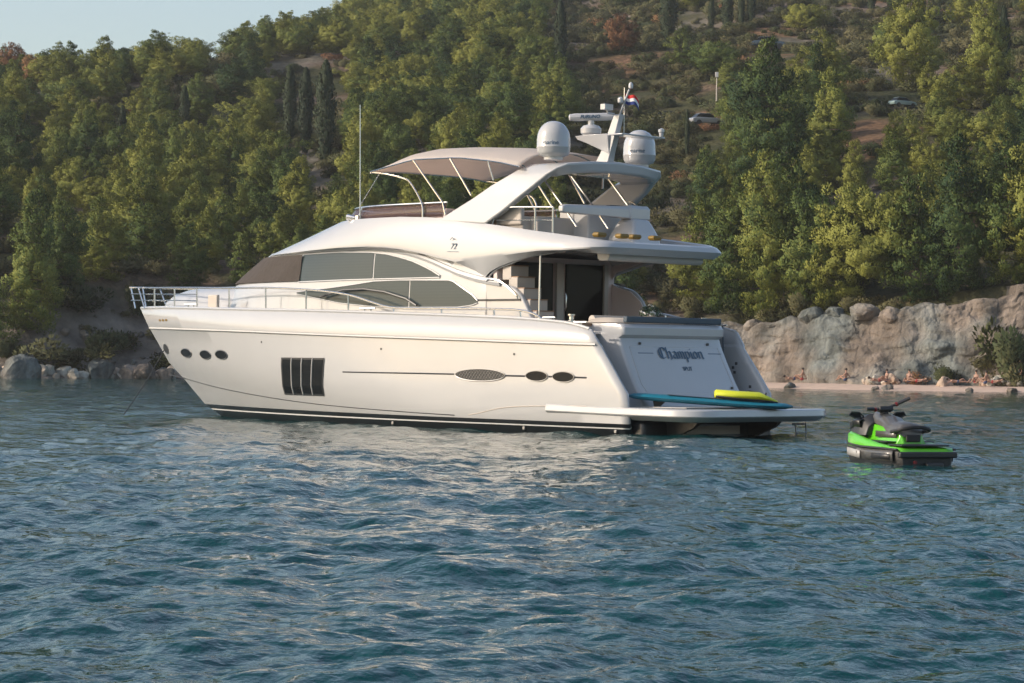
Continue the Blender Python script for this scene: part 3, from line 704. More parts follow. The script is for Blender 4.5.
# paddle board
A=W(1.0,2.35,.95); Bp=W(-1.75,-.4,.70)
L=(Bp-A).length; bo=empty('paddle_board',(A+Bp)/2,math.atan2(Bp.y-A.y,Bp.x-A.x),'long thin teal paddle board lying across the swim platform','paddle board'); bo.rotation_euler.y=math.asin((A.z-Bp.z)/L)
b=MB(); rows=[]
for i in range(25):
    t=i/24*2-1; hw=.40*(1-abs(t)**3.2)**.6+.01; x=t*L/2; rz=.09*max(0,t)**3*.3
    rows.append([(x,hw*math.cos(q),rz+.088*(.25+.75*(1-abs(t)**7)**.5)*math.sin(q)) for q in [2*math.pi*k/12 for k in range(12)]])
b.loft(rows,0,True,True); b.build('board',MT['teal'],bo,angle=60)
b=MB(); b.box((0.1,0,.088),(2.2,.5,.01)); b.build('deck_pad',MT['navy'],bo)
b=MB(); b.prism([(-1.35,-.03),(-1.0,-.03),(-1.15,-.2),(-1.3,-.22)],'xz',-.03,.03); b.build('fin',MT['rubber'],bo,bevel=.008)
# yellow bag
bc=W(-.98,.38,.915); yb=empty('dry_bag',bc,math.atan2(Bp.y-A.y,Bp.x-A.x),'yellow and black tapered padded bag lying on top of the teal board','bag')
b=MB(); rows=[]
for x,hw,z1,z0 in ((-.74,.20,.17,.02),(-.70,.27,.20,-.04),(-.2,.3,.17,-.05),(.30,.27,.15,-.06),(.5,.2,.06,-.08),(.72,.08,-.05,-.1),(.74,.04,-.07,-.1)):
    rows.append([(x,hw*math.cos(q),bez(z0,z1,.5)+(z1-z0)/2*math.sin(q)) for q in [2*math.pi*k/14 for k in range(14)]])
b.loft(rows,0,True,True); b.build('top_shell',MT['yellow'],yb,angle=60)
b=MB(); b.loft([[(x,(hw+.012)*math.cos(q),z+.07*math.sin(q)) for q in [math.pi+math.pi*k/8 for k in range(9)]] for x,hw,z in ((-.74,.27,.06),(-.2,.31,.0),(.25,.28,-.03),(.5,.21,-.05),(.73,.09,-.08))]); b.build('underside',MT['rubber'],yb,solid=.01)
b=MB(); b.tube([(.42,-.2,.0),(.46,-.02,.12),(.42,.2,.0)],.02); b.tube([(.05,.0,.17),(.3,.0,.14)],.012); b.build('strap',MT['rubber'],yb)
# potted plant on the sun pad
pc=W(2.6,-.25,2.76); pp_=empty('potted_plant',pc,0,'small grey green bushy pot plant standing on the stern sun pad','plant')
b=MB(); b.lathe((0,0,0),[(.12,0),(.16,.12),(.17,.14),(.15,.14)],14); b.build('pot',MT['beige'],pp_)
rng=random.Random(3); b=MB()
for i in range(420):
    d=Vector((rng.gauss(0,1),rng.gauss(0,1),abs(rng.gauss(0,.8)))).normalized(); p=d*rng.uniform(.14,.30); p.z=.12+p.z*.95
    a=Vector((rng.gauss(0,1),rng.gauss(0,1),rng.gauss(0,1))).normalized()*.035; c2=d.cross(a).normalized()*.03
    b.add([p-a,p-c2,p+a,p+c2],[(0,1,2,3)],1 if rng.random()<.18 else 0)
LEAFG=mat('grey_green_leaf',(.06,.10,.06),.6); b.build('foliage',[LEAFG,MT['white']],pp_,flat=True)
# flag at the mast
fo=W(3.42,-.12,8.30); fl_=empty('national_flag',fo,0,'small red white and blue striped flag flying from the mast','flag')
b=MB()
for k,mi in ((0,2),(1,1),(2,0)):
    rows=[]
    for j in range(3):
        z=-.02+(k+j/2)*.08-.12; rows.append([(x*.36,.05*math.sin(x*7+z*3),z-.22*x*x-.05*math.sin(x*6)) for x in ar(0,1,14)])
    b.loft(rows,mi)
b.build('cloth',[MT['red'],MT['white'],MT['blue']],fl_,angle=80)
b=MB(); b.tube([(0,0,-.95),(0,0,.22)],.008,5); b.build('halyard',MT['chrome'],fl_)
# anchor line
al=empty('anchor_line',(-11.4,76,0),0,'thin dark anchor line running from the bow down into the water','rope')
a0=W(21.3,.2,1.9)-Vector((-11.4,76,0)); b=MB(); b.tube([a0,a0*.66+Vector((0,0,-.12)),a0*.33+Vector((0,0,-.13)),Vector((0,0,-.1)),Vector((-.3,.3,-.6))],.016,5); b.build('rope',MT['dark'],al)
# ================================================================ JET SKI
JS=empty('jet_ski',(6.86,47.0,-.09),R(90+17),'lime green and black jet ski floating beside the yacht with nobody aboard','jet ski')
def jhull():
    b=MB(); st=[(-1.62,.50),(-1.55,.56),(-1.2,.60),(-.5,.62),(.3,.60),(1.0,.46),(1.45,.24),(1.68,.04)]
    rows=[]
    for x,hw in st:
        k=max(0,(x-.2)/1.5); zt=.36+.16*k**1.5; rows.append([(x,s*hw*f,z) for s in(1,) for f,z in ((.0,-.28+.3*k*k),(.7,-.2+.3*k*k),(.93,.03+.18*k),(1.0,.12+.2*k),(1.04,zt-.02),(1.0,zt+.03),(.9,zt+.03))])
    full=[[ (x,-y,z) for x,y,z in r[::-1]]+r[1:] for r in rows]
    b.loft(full,0,False,False); b.add([p for p in full[0]],[tuple(range(len(full[0])))])
    return b
jhull().build('hull',MT['jdark'],JS,angle=40)
# rubber bumper at the stern
b=MB(); b.box((-1.66,0,.30),(.13,1.22,.12)); b.build('stern_bumper',MT['jdark'],JS,bevel=.03)
b=MB(); b.box((-1.70,-.12,.08),(.12,.36,.14)); b.build('reverse_bucket',MT['dark'],JS,bevel=.03)
# stern deck
b=MB()
b.loft([[(-1.66,y*.54,.37),(-1.5,y*.60,.43),(-1.0,y*.62,.45),(-.3,y*.63,.50),(.5,y*.58,.56)] for y in (1,.75,.4,0,-.4,-.75,-1)]); b.build('rear_deck',MT['green'],JS,solid=.03)
b=MB(); b.box((-1.26,0,.475),(.62,1.02,.03)); b.build('deck_mat',MT['jdark'],JS,bevel=.01)
for sgn in (1,-1):
    b=MB(); b.loft([[(x,sgn*(.60*k0-a),z) for a,z in ((.0,.40),(.0,zt-.05),(.06,zt),(.18,zt-.04),(.2,.44))] for x,zt,k0 in ((-1.15,.46,1.02),(-.7,.50,1.05),(-.2,.56,1.05),(.4,.64,1.0),(.9,.68,.85),(1.3,.66,.55),(1.6,.60,.2))]); b.build('side_gunwale',MT['green'],JS,angle=60)
    b=MB(); b.loft([[(x,sgn*(w_),z) for w_,z in ((.64,.16),(.655,.3),(.64,.38))] for x in (-1.45,-.9,-.3,.2)]); b.build('side_panel',MT['jgrey'],JS,solid=.01)
b=MB(); b.loft([[(-1.35,.665,.2),(-1.35,.67,.31)],[(-.55,.675,.2),(-.55,.675,.31)]]); 
b.build('side_decal',MT['jdark'],JS,solid=.004)
text_obj('side_lettering','SEA',.15,MT['jwhite'],JS,frame(Vector((.35,.672,.27)),(-1,0,0),(0,0,1)),shear=.2,bold=.006) if 0 else None
b=MB(); b.loft([[(.0,.668,.18),(.0,.668,.33)],[(.75,.60,.22),(.75,.60,.37)]]); b.build('side_decal',MT['jwhite'],JS,solid=.004)
# seat pedestal
b=MB(); b.loft([[(x,y*hw,z) for y,z in ((1.35,.45),(1.0,zt-.1),(.9,zt),(-.9,zt),(-1.0,zt-.1),(-1.35,.45))] for x,hw,zt in ((-1.0,.22,.52),(-.92,.25,.72),(-.6,.24,.78),(.0,.2,.82),(.5,.22,.85))],0,False,True); b.build('seat_base',MT['green'],JS,bevel=.02)
b=MB(); b.loft([[(x,y*hw,z+z0) for y,z in ((1.05,-.08),(1.0,.02),(.7,.1),(0,.13),(-.7,.1),(-1.0,.02),(-1.05,-.08))] for x,hw,z0 in ((-.98,.16,.70),(-.9,.25,.76),(-.55,.27,.80),(-.35,.24,.78),(-.15,.22,.88),(.25,.19,.93),(.5,.16,.98))],0,False,True); b.build('seat',MT['jgrey'],JS,bevel=.015,angle=60)
b=MB(); b.tube(smooth_path([(-.75,.33,.72),(-1.05,.33,.76),(-1.16,.2,.80),(-1.18,0,.82),(-1.16,-.2,.80),(-1.05,-.33,.76),(-.75,-.33,.72)],5),.04,8); b.build('grab_handle',MT['rubber'],JS)
b=MB(); b.box((-1.02,0,.60),(.05,.3,.14)); b.build('rear_vent',MT['rubber'],JS,bevel=.02)
# front hood
b=MB(); rows=[]
for x,hw,zt in ((.35,.30,.92),(.55,.36,1.06),(.8,.36,1.02),(1.1,.30,.92),(1.4,.2,.8),(1.66,.05,.66)):
    rows.append([(x,hw*y,z) for y,z in ((1.25,.62),(1.05,zt-.14),(.6,zt-.02),(0,zt),(-.6,zt-.02),(-1.05,zt-.14),(-1.25,.62))])
b.loft(rows,0,False,True); b.build('hood',MT['jdark'],JS,bevel=.02,angle=50)
for sgn in (1,-1):
    b=MB(); b.loft([[(x,sgn*y,z) for y,z in ((a,z0),(a+.02,z0+.12),(a-.08,z0+.16))] for x,a,z0 in ((.5,.44,.78),(.9,.40,.78),(1.3,.28,.72))]); b.build('hood_panel',MT['jdark'],JS,solid=.02)
b=MB(); b.tube([(.35,0,.95),(.28,0,1.12)],.09,10); b.box((.26,0,1.14),(.16,.3,.09),ry=.3); b.build('steering_column',MT['jdark'],JS,bevel=.02)
hb=MB(); hb.tube(smooth_path([(.22,.42,1.13),(.26,.2,1.13),(.25,0,1.16),(.22,-.2,1.23),(.10,-.46,1.36)],5),.026,8); o=hb.build('handlebar',MT['jdark'],JS)
for sgn,z in ((1,1.16),(-1,1.33)):
    b=MB(); b.tube([(.22,sgn*.27,z-.05*(sgn<0)-.02),(.13,sgn*.48,z+.06*(sgn<0)-.02)],.036,8); b.build('grip',MT['rubber'],o)
    b=MB(); b.tube([(.23,sgn*.21,z-.03-.07*(sgn<0)),(.22,sgn*.25,z-.03-.05*(sgn<0))],.045,8); b.build('throttle_collar',MT['jred'],o)
for sgn in (1,-1):
    b=MB(); P=[(.62,sgn*.30,.98),(.62,sgn*.40,1.06),(.62,sgn*.58,1.07),(.62,sgn*.62,1.02),(.62,sgn*.50,.96),(.62,sgn*.34,.95),(.62,sgn*.30,.98)]; b.tube(P,.018,6); o=b.build('mirror_housing',MT['jdark'],JS)
    b=MB(); b.add([(.61,p[1],p[2]) for p in P[1:6]],[(0,1,2,3,4)]); b.build('mirror_glass',MT['glass'],o,flat=True)
# foot well mats, seam stripes and small fittings
for sgn in (1,-1):
    b=MB(); b.box((-.3,sgn*.40,.525),(1.2,.22,.02)); b.build('foot_mat',MT['jdark'],JS,bevel=.008)
    b=MB(); b.tube([(x,sgn*y,z) for x,y,z in ((-1.6,.615,.40),(-.8,.655,.41),(0,.655,.41),(.8,.55,.44),(1.4,.30,.50))],.022,6); b.build('rubbing_strip',MT['rubber'],JS)
    b=MB(); b.loft([[(x,sgn*.283*(1 if x<.2 else .8),z) for z in (.60,.72)] for x in (-.85,-.4,.1)]); b.build('seat_base_panel',MT['jgrey'],JS,solid=.006)
b=MB(); b.tube([(-1.72,.3,.16),(-1.76,.3,.16)],.035,10); b.build('drain_plug',MT['jred'],JS)
JS.scale=(.91,.91,.91)
# ================================================================ TERRAIN
def smooth(a,b_,x):
    t=np.clip((x-a)/(b_-a),0,1); return t*t*(3-2*t)
def vnoise(x,y,s,seed=0):
    """smooth value noise on arrays"""
    x=np.asarray(x,float)/s+seed*17.3; y=np.asarray(y,float)/s+seed*9.1
    xi=np.floor(x); yi=np.floor(y); fx=x-xi; fy=y-yi; fx=fx*fx*(3-2*fx); fy=fy*fy*(3-2*fy)
    def h(a,b_): v=np.sin(a*127.1+b_*311.7+seed*74.7)*43758.5453; return v-np.floor(v)
    return (h(xi,yi)*(1-fx)*(1-fy)+h(xi+1,yi)*fx*(1-fy)+h(xi,yi+1)*(1-fx)*fy+h(xi+1,yi+1)*fx*fy)*2-1
def fbm(x,y,s,o=4,seed=0):
    r=0;a=1
    for i in range(o): r=r+a*vnoise(x,y,s/2**i,seed+i); a*=.5
    return r
SHY=[(-260,176),(-60,177),(-35,177.5),(-28,183),(-22,184),(-5,178),(8,170),(16,167),(24,160),(31,156.5),(45,156),(90,150),(260,140)]
def shore(x): return np.interp(x,[p[0] for p in SHY],[p[1] for p in SHY])
def terr(X,Yv):
    X=np.asarray(X,float); Yv=np.asarray(Yv,float); d=Yv-shore(X)
    left=1-smooth(-4,12,X)
    bank=np.where(d<0,-.25+d*.25, 0)
    # left: steep scree bank up to 7 m;  right: beach, then cliff top
    zl=.35*smooth(0,1.5,d)+6.2*smooth(1,15,d)+.225*np.maximum(0,d-6)
    zr=-.5*smooth(-2,0,d)+.2*smooth(0,6,d)+np.interp(X,[-6,9,15,20,26,30,33,40],[3.9,4.3,4.7,5.0,5.6,6.4,6.9,7.2])*smooth(12.0,13.5,d)+.232*np.maximum(0,d-12)
    z=zl*left+zr*(1-left)+bank
    amp=smooth(6,30,d); z=z+amp*(fbm(X,Yv,38,3,3)*1.5)+smooth(2,8,d)*fbm(X,Yv,4,2,8)*.18
    cap=np.interp(X,[-200,-90,-66,-48,-36,-24,-5,40],[30,33,34.5,37.5,43,56,85,120])
    z=np.where(z>cap-6,cap-6+6*(1-np.exp(-(np.maximum(z,cap-6)-(cap-6))/6)),z)
    return z
def ground_mat():
    m=bpy.data.materials.new('dry_hillside'); m.use_nodes=True; n=m.node_tree; b=n.nodes['Principled BSDF']; b.inputs['Roughness'].default_value=.95; b.inputs['Specular IOR Level'].default_value=.1
    g=n.nodes.new('ShaderNodeNewGeometry')
    def nz(s,d=5,off=0):
        t=n.nodes.new('ShaderNodeTexNoise'); t.inputs['Scale'].default_value=s; t.inputs['Detail'].default_value=d
        mp=n.nodes.new('ShaderNodeMapping'); mp.inputs['Location'].default_value=(off,off,0); n.links.new(g.outputs['Position'],mp.inputs['Vector']); n.links.new(mp.outputs[0],t.inputs['Vector']); return t
    def ramp(src,st):
        r=n.nodes.new('ShaderNodeValToRGB'); n.links.new(src.outputs[0],r.inputs[0])
        while len(r.color_ramp.elements)<len(st): r.color_ramp.elements.new(.5)
        for e,(p,c) in zip(r.color_ramp.elements,st): e.position=p; e.color=(*c,1)
        return r
    r1=ramp(nz(.09,6),[(.36,(.045,.055,.025)),(.50,(.075,.075,.038)),(.60,(.15,.11,.075)),(.72,(.17,.145,.12))])
    r2=ramp(nz(2.5,4,5),[(.3,(.55,.55,.55)),(.7,(1.15,1.1,1.05))])
    mx=n.nodes.new('ShaderNodeMix'); mx.data_type='RGBA'; mx.blend_type='MULTIPLY'; mx.inputs[0].default_value=1
    n.links.new(r1.outputs[0],mx.inputs[6]); n.links.new(r2.outputs[0],mx.inputs[7])
    # russet dead bracken as a vertex attribute
    at=n.nodes.new('ShaderNodeAttribute'); at.attribute_name='russet'
    r3=ramp(nz(1.2,4,9),[(.35,(.12,.075,.048)),(.65,(.26,.15,.09))])
    m2=n.nodes.new('ShaderNodeMix'); m2.data_type='RGBA'; n.links.new(at.outputs['Fac'],m2.inputs[0]); n.links.new(mx.outputs[2],m2.inputs[6]); n.links.new(r3.outputs[0],m2.inputs[7])
    at2=n.nodes.new('ShaderNodeAttribute'); at2.attribute_name='scree'
    r4=ramp(nz(.6,6,2),[(.35,(.12,.105,.09)),(.65,(.24,.21,.18))])
    m3=n.nodes.new('ShaderNodeMix'); m3.data_type='RGBA'; n.links.new(at2.outputs['Fac'],m3.inputs[0]); n.links.new(m2.outputs[2],m3.inputs[6]); n.links.new(r4.outputs[0],m3.inputs[7])
    n.links.new(m3.outputs[2],b.inputs['Base Color'])
    bp=n.nodes.new('ShaderNodeBump'); bp.inputs['Strength'].default_value=.9; bp.inputs['Distance'].default_value=.35; t=nz(1.6,6,3); n.links.new(t.outputs[0],bp.inputs['Height']); n.links.new(bp.outputs[0],b.inputs['Normal'])
    return m
def project(x,y,z):
    v=M.inverted()@Vector((x,y,z)); return 512+v.x/-v.z*2600, 341.5-v.y/-v.z*2600
def gridmesh(name,X,Yg,Z,m,attrs=None,smooth_=True):
    ny,nx=X.shape; me=bpy.data.meshes.new(name); idx=np.arange(nx*ny).reshape(ny,nx)
    F=np.stack([idx[:-1,:-1],idx[:-1,1:],idx[1:,1:],idx[1:,:-1]],-1).reshape(-1,4)
    me.vertices.add(nx*ny); me.vertices.foreach_set('co',np.stack([X,Yg,Z],-1).astype(np.float32).ravel())
    me.loops.add(F.size); me.loops.foreach_set('vertex_index',F.astype(np.int32).ravel()); me.polygons.add(len(F)); me.polygons.foreach_set('loop_start',np.arange(0,F.size,4,dtype=np.int32)); me.update(calc_edges=True)
    for k,a in (attrs or {}).items():
        at=me.attributes.new(k,'FLOAT','POINT'); at.data.foreach_set('value',a.astype(np.float32).ravel())
    if smooth_: me.shade_smooth()
    me.materials.append(m); o=bpy.data.objects.new(name,me); C.objects.link(o); return o
gx=np.concatenate([np.linspace(-260,-70,60)[:-1],np.linspace(-70,75,200),np.linspace(75,260,60)[1:]]); gy=np.concatenate([np.linspace(138,200,110)[:-1],np.linspace(200,470,170)])
GX,GY=np.meshgrid(gx,gy); GZ=terr(GX,GY)
# russet field on the upper right, worn gully; scree above the left shore
iu=(GX-0)/GY*2600+512
d_=GY-shore(GX)
rus=smooth(.25,.6,fbm(GX,GY,22,3,5)*.5+.35-((GY-(330+(GX-20)*.9))/30)**2+0.0)*smooth(5,15,GX)
rus=np.clip(rus+.8*smooth(.35,.6,fbm(GX,GY,14,3,12))*smooth(6,12,GX),0,1)
scr=smooth(14,6,d_)*(GX<0)+ (smooth(.1,.5,fbm(GX,GY,16,3,21))*.6)
terrain=gridmesh('hillside',GX,GY,GZ,ground_mat(),{'russet':rus,'scree':np.clip(scr,0,1)}); tag(terrain,kind='structure')
# ---- rocks material
def rock_mat(name,c1,c2,c3,sc=.8):
    m=bpy.data.materials.new(name); m.use_nodes=True; n=m.node_tree; b=n.nodes['Principled BSDF']; b.inputs['Roughness'].default_value=.9; b.inputs['Specular IOR Level'].default_value=.15
    g=n.nodes.new('ShaderNodeNewGeometry'); mp=n.nodes.new('ShaderNodeMapping'); mp.inputs['Scale'].default_value=(1,1,.28); n.links.new(g.outputs['Position'],mp.inputs['Vector'])
    t=n.nodes.new('ShaderNodeTexNoise'); t.inputs['Scale'].default_value=sc; t.inputs['Detail'].default_value=8; t.inputs['Roughness'].default_value=.65; n.links.new(mp.outputs[0],t.inputs['Vector'])
    r=n.nodes.new('ShaderNodeValToRGB'); r.color_ramp.elements.new(.5)
    for e,(p,c) in zip(r.color_ramp.elements,((.33,c1),(.5,c2),(.66,c3))): e.position=p; e.color=(*c,1)
    n.links.new(t.outputs[0],r.inputs[0]); 
    t2=n.nodes.new('ShaderNodeTexNoise'); t2.inputs['Scale'].default_value=sc*.25; n.links.new(g.outputs['Position'],t2.inputs['Vector'])
    r2=n.nodes.new('ShaderNodeValToRGB'); r2.color_ramp.elements[0].position=.4; r2.color_ramp.elements[0].color=(.80,.92,.95,1); r2.color_ramp.elements[1].position=.6; r2.color_ramp.elements[1].color=(1.06,.93,.84,1); n.links.new(t2.outputs[0],r2.inputs[0])
    mx=n.nodes.new('ShaderNodeMix'); mx.data_type='RGBA'; mx.blend_type='MULTIPLY'; mx.inputs[0].default_value=1; n.links.new(r.outputs[0],mx.inputs[6]); n.links.new(r2.outputs[0],mx.inputs[7]); n.links.new(mx.outputs[2],b.inputs['Base Color'])
    vo=n.nodes.new('ShaderNodeTexNoise'); vo.inputs['Scale'].default_value=2.2; vo.inputs['Detail'].default_value=8; n.links.new(g.outputs['Position'],vo.inputs['Vector'])
    cr=n.nodes.new('ShaderNodeTexVoronoi'); cr.feature='DISTANCE_TO_EDGE'; cr.inputs['Scale'].default_value=.75; mq=n.nodes.new('ShaderNodeMapping'); mq.inputs['Scale'].default_value=(1,1,.7)
    wn=n.nodes.new('ShaderNodeMix'); wn.data_type='VECTOR'; wn.inputs[0].default_value=.35; n.links.new(g.outputs['Position'],wn.inputs[4]); t9=n.nodes.new('ShaderNodeTexNoise'); t9.inputs['Scale'].default_value=.9; n.links.new(g.outputs['Position'],t9.inputs['Vector'])
    ad=n.nodes.new('ShaderNodeVectorMath'); ad.operation='MULTIPLY_ADD'; ad.inputs[1].default_value=(.9,.9,.9); n.links.new(t9.outputs['Color'],ad.inputs[0]); n.links.new(g.outputs['Position'],ad.inputs[2]); n.links.new(ad.outputs[0],mq.inputs['Vector']); n.links.new(mq.outputs[0],cr.inputs['Vector'])
    mm=n.nodes.new('ShaderNodeMath'); mm.operation='MINIMUM'; mm.inputs[1].default_value=.12; n.links.new(cr.outputs['Distance'],mm.inputs[0])
    mh=n.nodes.new('ShaderNodeMath'); mh.operation='MULTIPLY_ADD'; mh.inputs[1].default_value=1.2; n.links.new(mm.outputs[0],mh.inputs[0]); n.links.new(vo.outputs[0],mh.inputs[2])
    bp=n.nodes.new('ShaderNodeBump'); bp.inputs['Strength'].default_value=1; bp.inputs['Distance'].default_value=.28; n.links.new(mh.outputs[0],bp.inputs['Height']); n.links.new(bp.outputs[0],b.inputs['Normal'])
    return m
RK=rock_mat('weathered_limestone',(.085,.083,.078),(.17,.162,.15),(.28,.265,.245))
RKP=rock_mat('pale_rubble',(.30,.24,.19),(.46,.39,.33),(.58,.51,.45),1.6)
SAND=mat('pinkish_shingle',(.50,.38,.31),.95,noise_s=1.5,noise_a=.2,bump=(4,.6,.1))
# ---- cliff wall
def cliff():
    S=np.linspace(-6,95,420); K=np.linspace(0,1,60)
    topz=np.interp(S,[-6,2,9,15,19.5,20.5,24,26,29,30,31,34,40,60,95],[3.2,3.6,3.9,4.3,4.5,4.7,4.8,5.3,5.4,6.2,6.5,6.7,7.0,7.4,7.4])+fbm(S,S*0,2.2,4,2)*.38+.35*np.sign(vnoise(S,S*0,1.7,9))*(S>28)
    X=np.zeros((60,420)); Yg=X.copy(); Z=X.copy()
    for i,k in enumerate(K):
        back=8.2+2.2*k**1.3
        z=.2+(topz-.2)*min(1,k/.86); 
        if k>.86: back=back+(k-.86)/.14*7; z=z-(k-.86)*1.0
        rough=fbm(S,S*0+z*.55,1.2,5,5)*.27+fbm(S,z*.4,8,2,15)*.22+.13*np.round(2*vnoise(S,z*1.2,1.6,77))+.10*np.round(2*vnoise(S,z*.7,.8,79))
        ledge=np.abs(fbm(S*1.0,z*1.8,1.3,2,31))*.35
        fan=np.exp(-((S-22.8)/2.3)**2)*2.6*np.maximum(0,1-k/.3)+np.exp(-((S-33)/2.5)**2)*2.5*np.maximum(0,1-k/.35)
        X[i]=S+fbm(S,z,1.5,2,40)*.2; Yg[i]=shore(S)+back-rough-ledge-fan; Z[i]=z+(fbm(S,S*0+k*9,1.2,3,22)*.15 if k>.1 else 0)
    o=gridmesh('cliff',X,Yg,Z,RK,smooth_=False); return tag(o,kind='structure')
cliff()
# beach strip
S=np.linspace(-8,120,200); T=np.linspace(-1.5,12.5,14)
X=np.tile(S,(14,1)); Yg=shore(S)[None,:]+T[:,None]; Z=-.25+.45*smooth(-1.2,4,T)[:,None]+0*X+.25+.05*fbm(X,Yg,1.5,3,4)-.15
tag(gridmesh('beach',X,Yg,Z,SAND),kind='structure')
# ---- boulders
def rock_mesh(name,seed,m,flat=1.0):
    bm=bmesh.new(); bmesh.ops.create_icosphere(bm,subdivisions=4,radius=1)
    rr=random.Random(seed); cuts=[(Vector((rr.gauss(0,1),rr.gauss(0,1),rr.gauss(0,.8))).normalized(),rr.uniform(.55,.85)) for _ in range(11)]
    for v in bm.verts:
        p=v.co.copy()
        for nrm,dd in cuts:
            q=p.dot(nrm)
            if q>dd: p-=nrm*(q-dd)*.9
        p*=1+.09*noise.fractal(p*2.2+Vector((seed*3.1,0,0)),1,2,4); v.co=p
    me=bpy.data.meshes.new(name); bm.to_mesh(me); bm.free(); me.materials.append(m); me.shade_smooth(); me.set_sharp_from_angle(angle=R(22)); return me
RM=[rock_mesh('boulder',i,RK) for i in range(6)]; RP=[rock_mesh('boulder',i+10,RKP) for i in range(3)]
_cnt=0
def boulder(x,y,s,label,group=None,pale=False,h=.75,sink=.2,zz=None):
    global _cnt; _cnt+=1; rr=random.Random(_cnt*7)
    o=bpy.data.objects.new('boulder',(RP if pale else RM)[_cnt%(3 if pale else 6)]); C.objects.link(o); z=zz if zz is not None else max(0,float(terr(x,y)))
    o.location=(x,y,z+s*h*.5-sink*s); o.scale=(s,s*.8,s*h); o.rotation_euler=(rr.uniform(-.3,.3),rr.uniform(-.3,.3),rr.uniform(0,6)); tag(o,label,'rock',group)
def gpt(px,y,Yd):   # world x for a picture column at depth Yd
    return (px-512)/2600*Yd
big=[(22,1.55,177.3,'big grey rounded boulder standing at the water edge on the far left shore'),
     (100,1.25,182.5,'pale slanted boulder, largest of the shoreline rocks left of the yacht bow'),
     (131,.95,183.0,'upright split boulder on the shore just left of the anchor line'),
     (147,1.0,183.0,'boulder at the water edge directly behind the anchor line'),
     (166,.9,183.4,'pinkish boulder on the shore half hidden by the yacht bow')]
for px,s,yy,l in big: boulder(gpt(px,0,yy),yy,s,l,h=.85)
rr=random.Random(5)
for px in (4,40,48,57,66,75,84,90,112,118,124,138,155,160,173,176,182,30,10):
    s=rr.uniform(.35,.8); yy=float(shore(gpt(px,0,182)))+rr.uniform(-.3,1.5); boulder(gpt(px,0,yy),yy,s,'small pale rock among the boulders along the left shore','small rocks along the left shore',pale=True)
for i in range(34):
    px=rr.uniform(55,205); x=gpt(px,0,184); yy=float(shore(x))+rr.uniform(1.5,9); boulder(x,yy,rr.uniform(.18,.5),'grey stone lying on the scree slope above the left shore','stones on the scree slope above the left shore')
for px in range(-120,0,14):
    yy=176.5+rr.uniform(0,2); boulder(gpt(px,0,yy),yy,rr.uniform(.4,1.1),'small pale rock among the boulders along the left shore','small rocks along the left shore',pale=True)
for px,s,zz,l in ((864,1.0,5.1,'rounded grey rock lump on the cliff edge below the pines'),(810,1.05,4.9,'broad pale rock block on the cliff edge nearest the yacht stern'),(757,.8,4.2,'low rock at the left end of the cliff edge beside a bush'),(835,.7,5.2,'small rock wedge on the cliff edge between two larger blocks'),(890,.8,5.0,'tall pointed rock on the cliff edge under the middle pines')):
    yy=float(shore(gpt(px,0,166)))+9.6; boulder(gpt(px,0,yy),yy,s*1.15,l,zz=zz-.15,h=.6,sink=.32)
for px,s,dy,l,p in ((944,.75,3.5,'big pale round boulder on the beach near the waterline',True),(888,.45,.3,'low dark wet rock at the water edge of the beach',False),(875,.3,.2,'small dark wet rock beside the low dark one on the beach edge',False),(790,.5,.1,'flat dark rock in the shallows at the left end of the beach',False),(1013,.45,1.2,'dark rock at the water edge at the right end of the beach',False),(970,.3,.6,'small dark rock at the beach edge right of the pale boulder',False)):
    yy=float(shore(gpt(px,0,158)))+dy; boulder(gpt(px,0,yy),yy,s,l,pale=p,zz=.05,h=.6 if not p else .9)
for i in range(46):
    c_,w_=((882,20),(1002,24))[i%2]; px=rr.gauss(c_,w_*.6); yy=float(shore(gpt(px,0,160)))+rr.uniform(4.6,6.8); boulder(gpt(px,0,yy),yy,rr.uniform(.15,.4),'pale block of fallen rubble heaped at the foot of the cliff','fallen rubble at the foot of the cliff',pale=True,zz=.35+max(0,1.0-abs(px-c_)/w_)*rr.uniform(0,.7))
# ================================================================ PEOPLE on the beach
def person_mesh(J,E_,rad,name):
    me=bpy.data.meshes.new(name); me.from_pydata(J,E_,[]); o=bpy.data.objects.new(name,me); C.objects.link(o)
    s=o.modifiers.new('skin','SKIN'); 
    for i,v in enumerate(me.skin_vertices[0].data): v.radius=(rad[i],rad[i]*.85); v.use_root=(i==0)
    d=o.modifiers.new('sub','SUBSURF'); d.levels=1; d.render_levels=1
    dg=bpy.context.evaluated_depsgraph_get(); m2=bpy.data.meshes.new_from_object(o.evaluated_get(dg)); bpy.data.objects.remove(o); m2.name=name; m2.materials.clear(); m2.materials.append(MT['skin']); m2.shade_smooth(); return m2
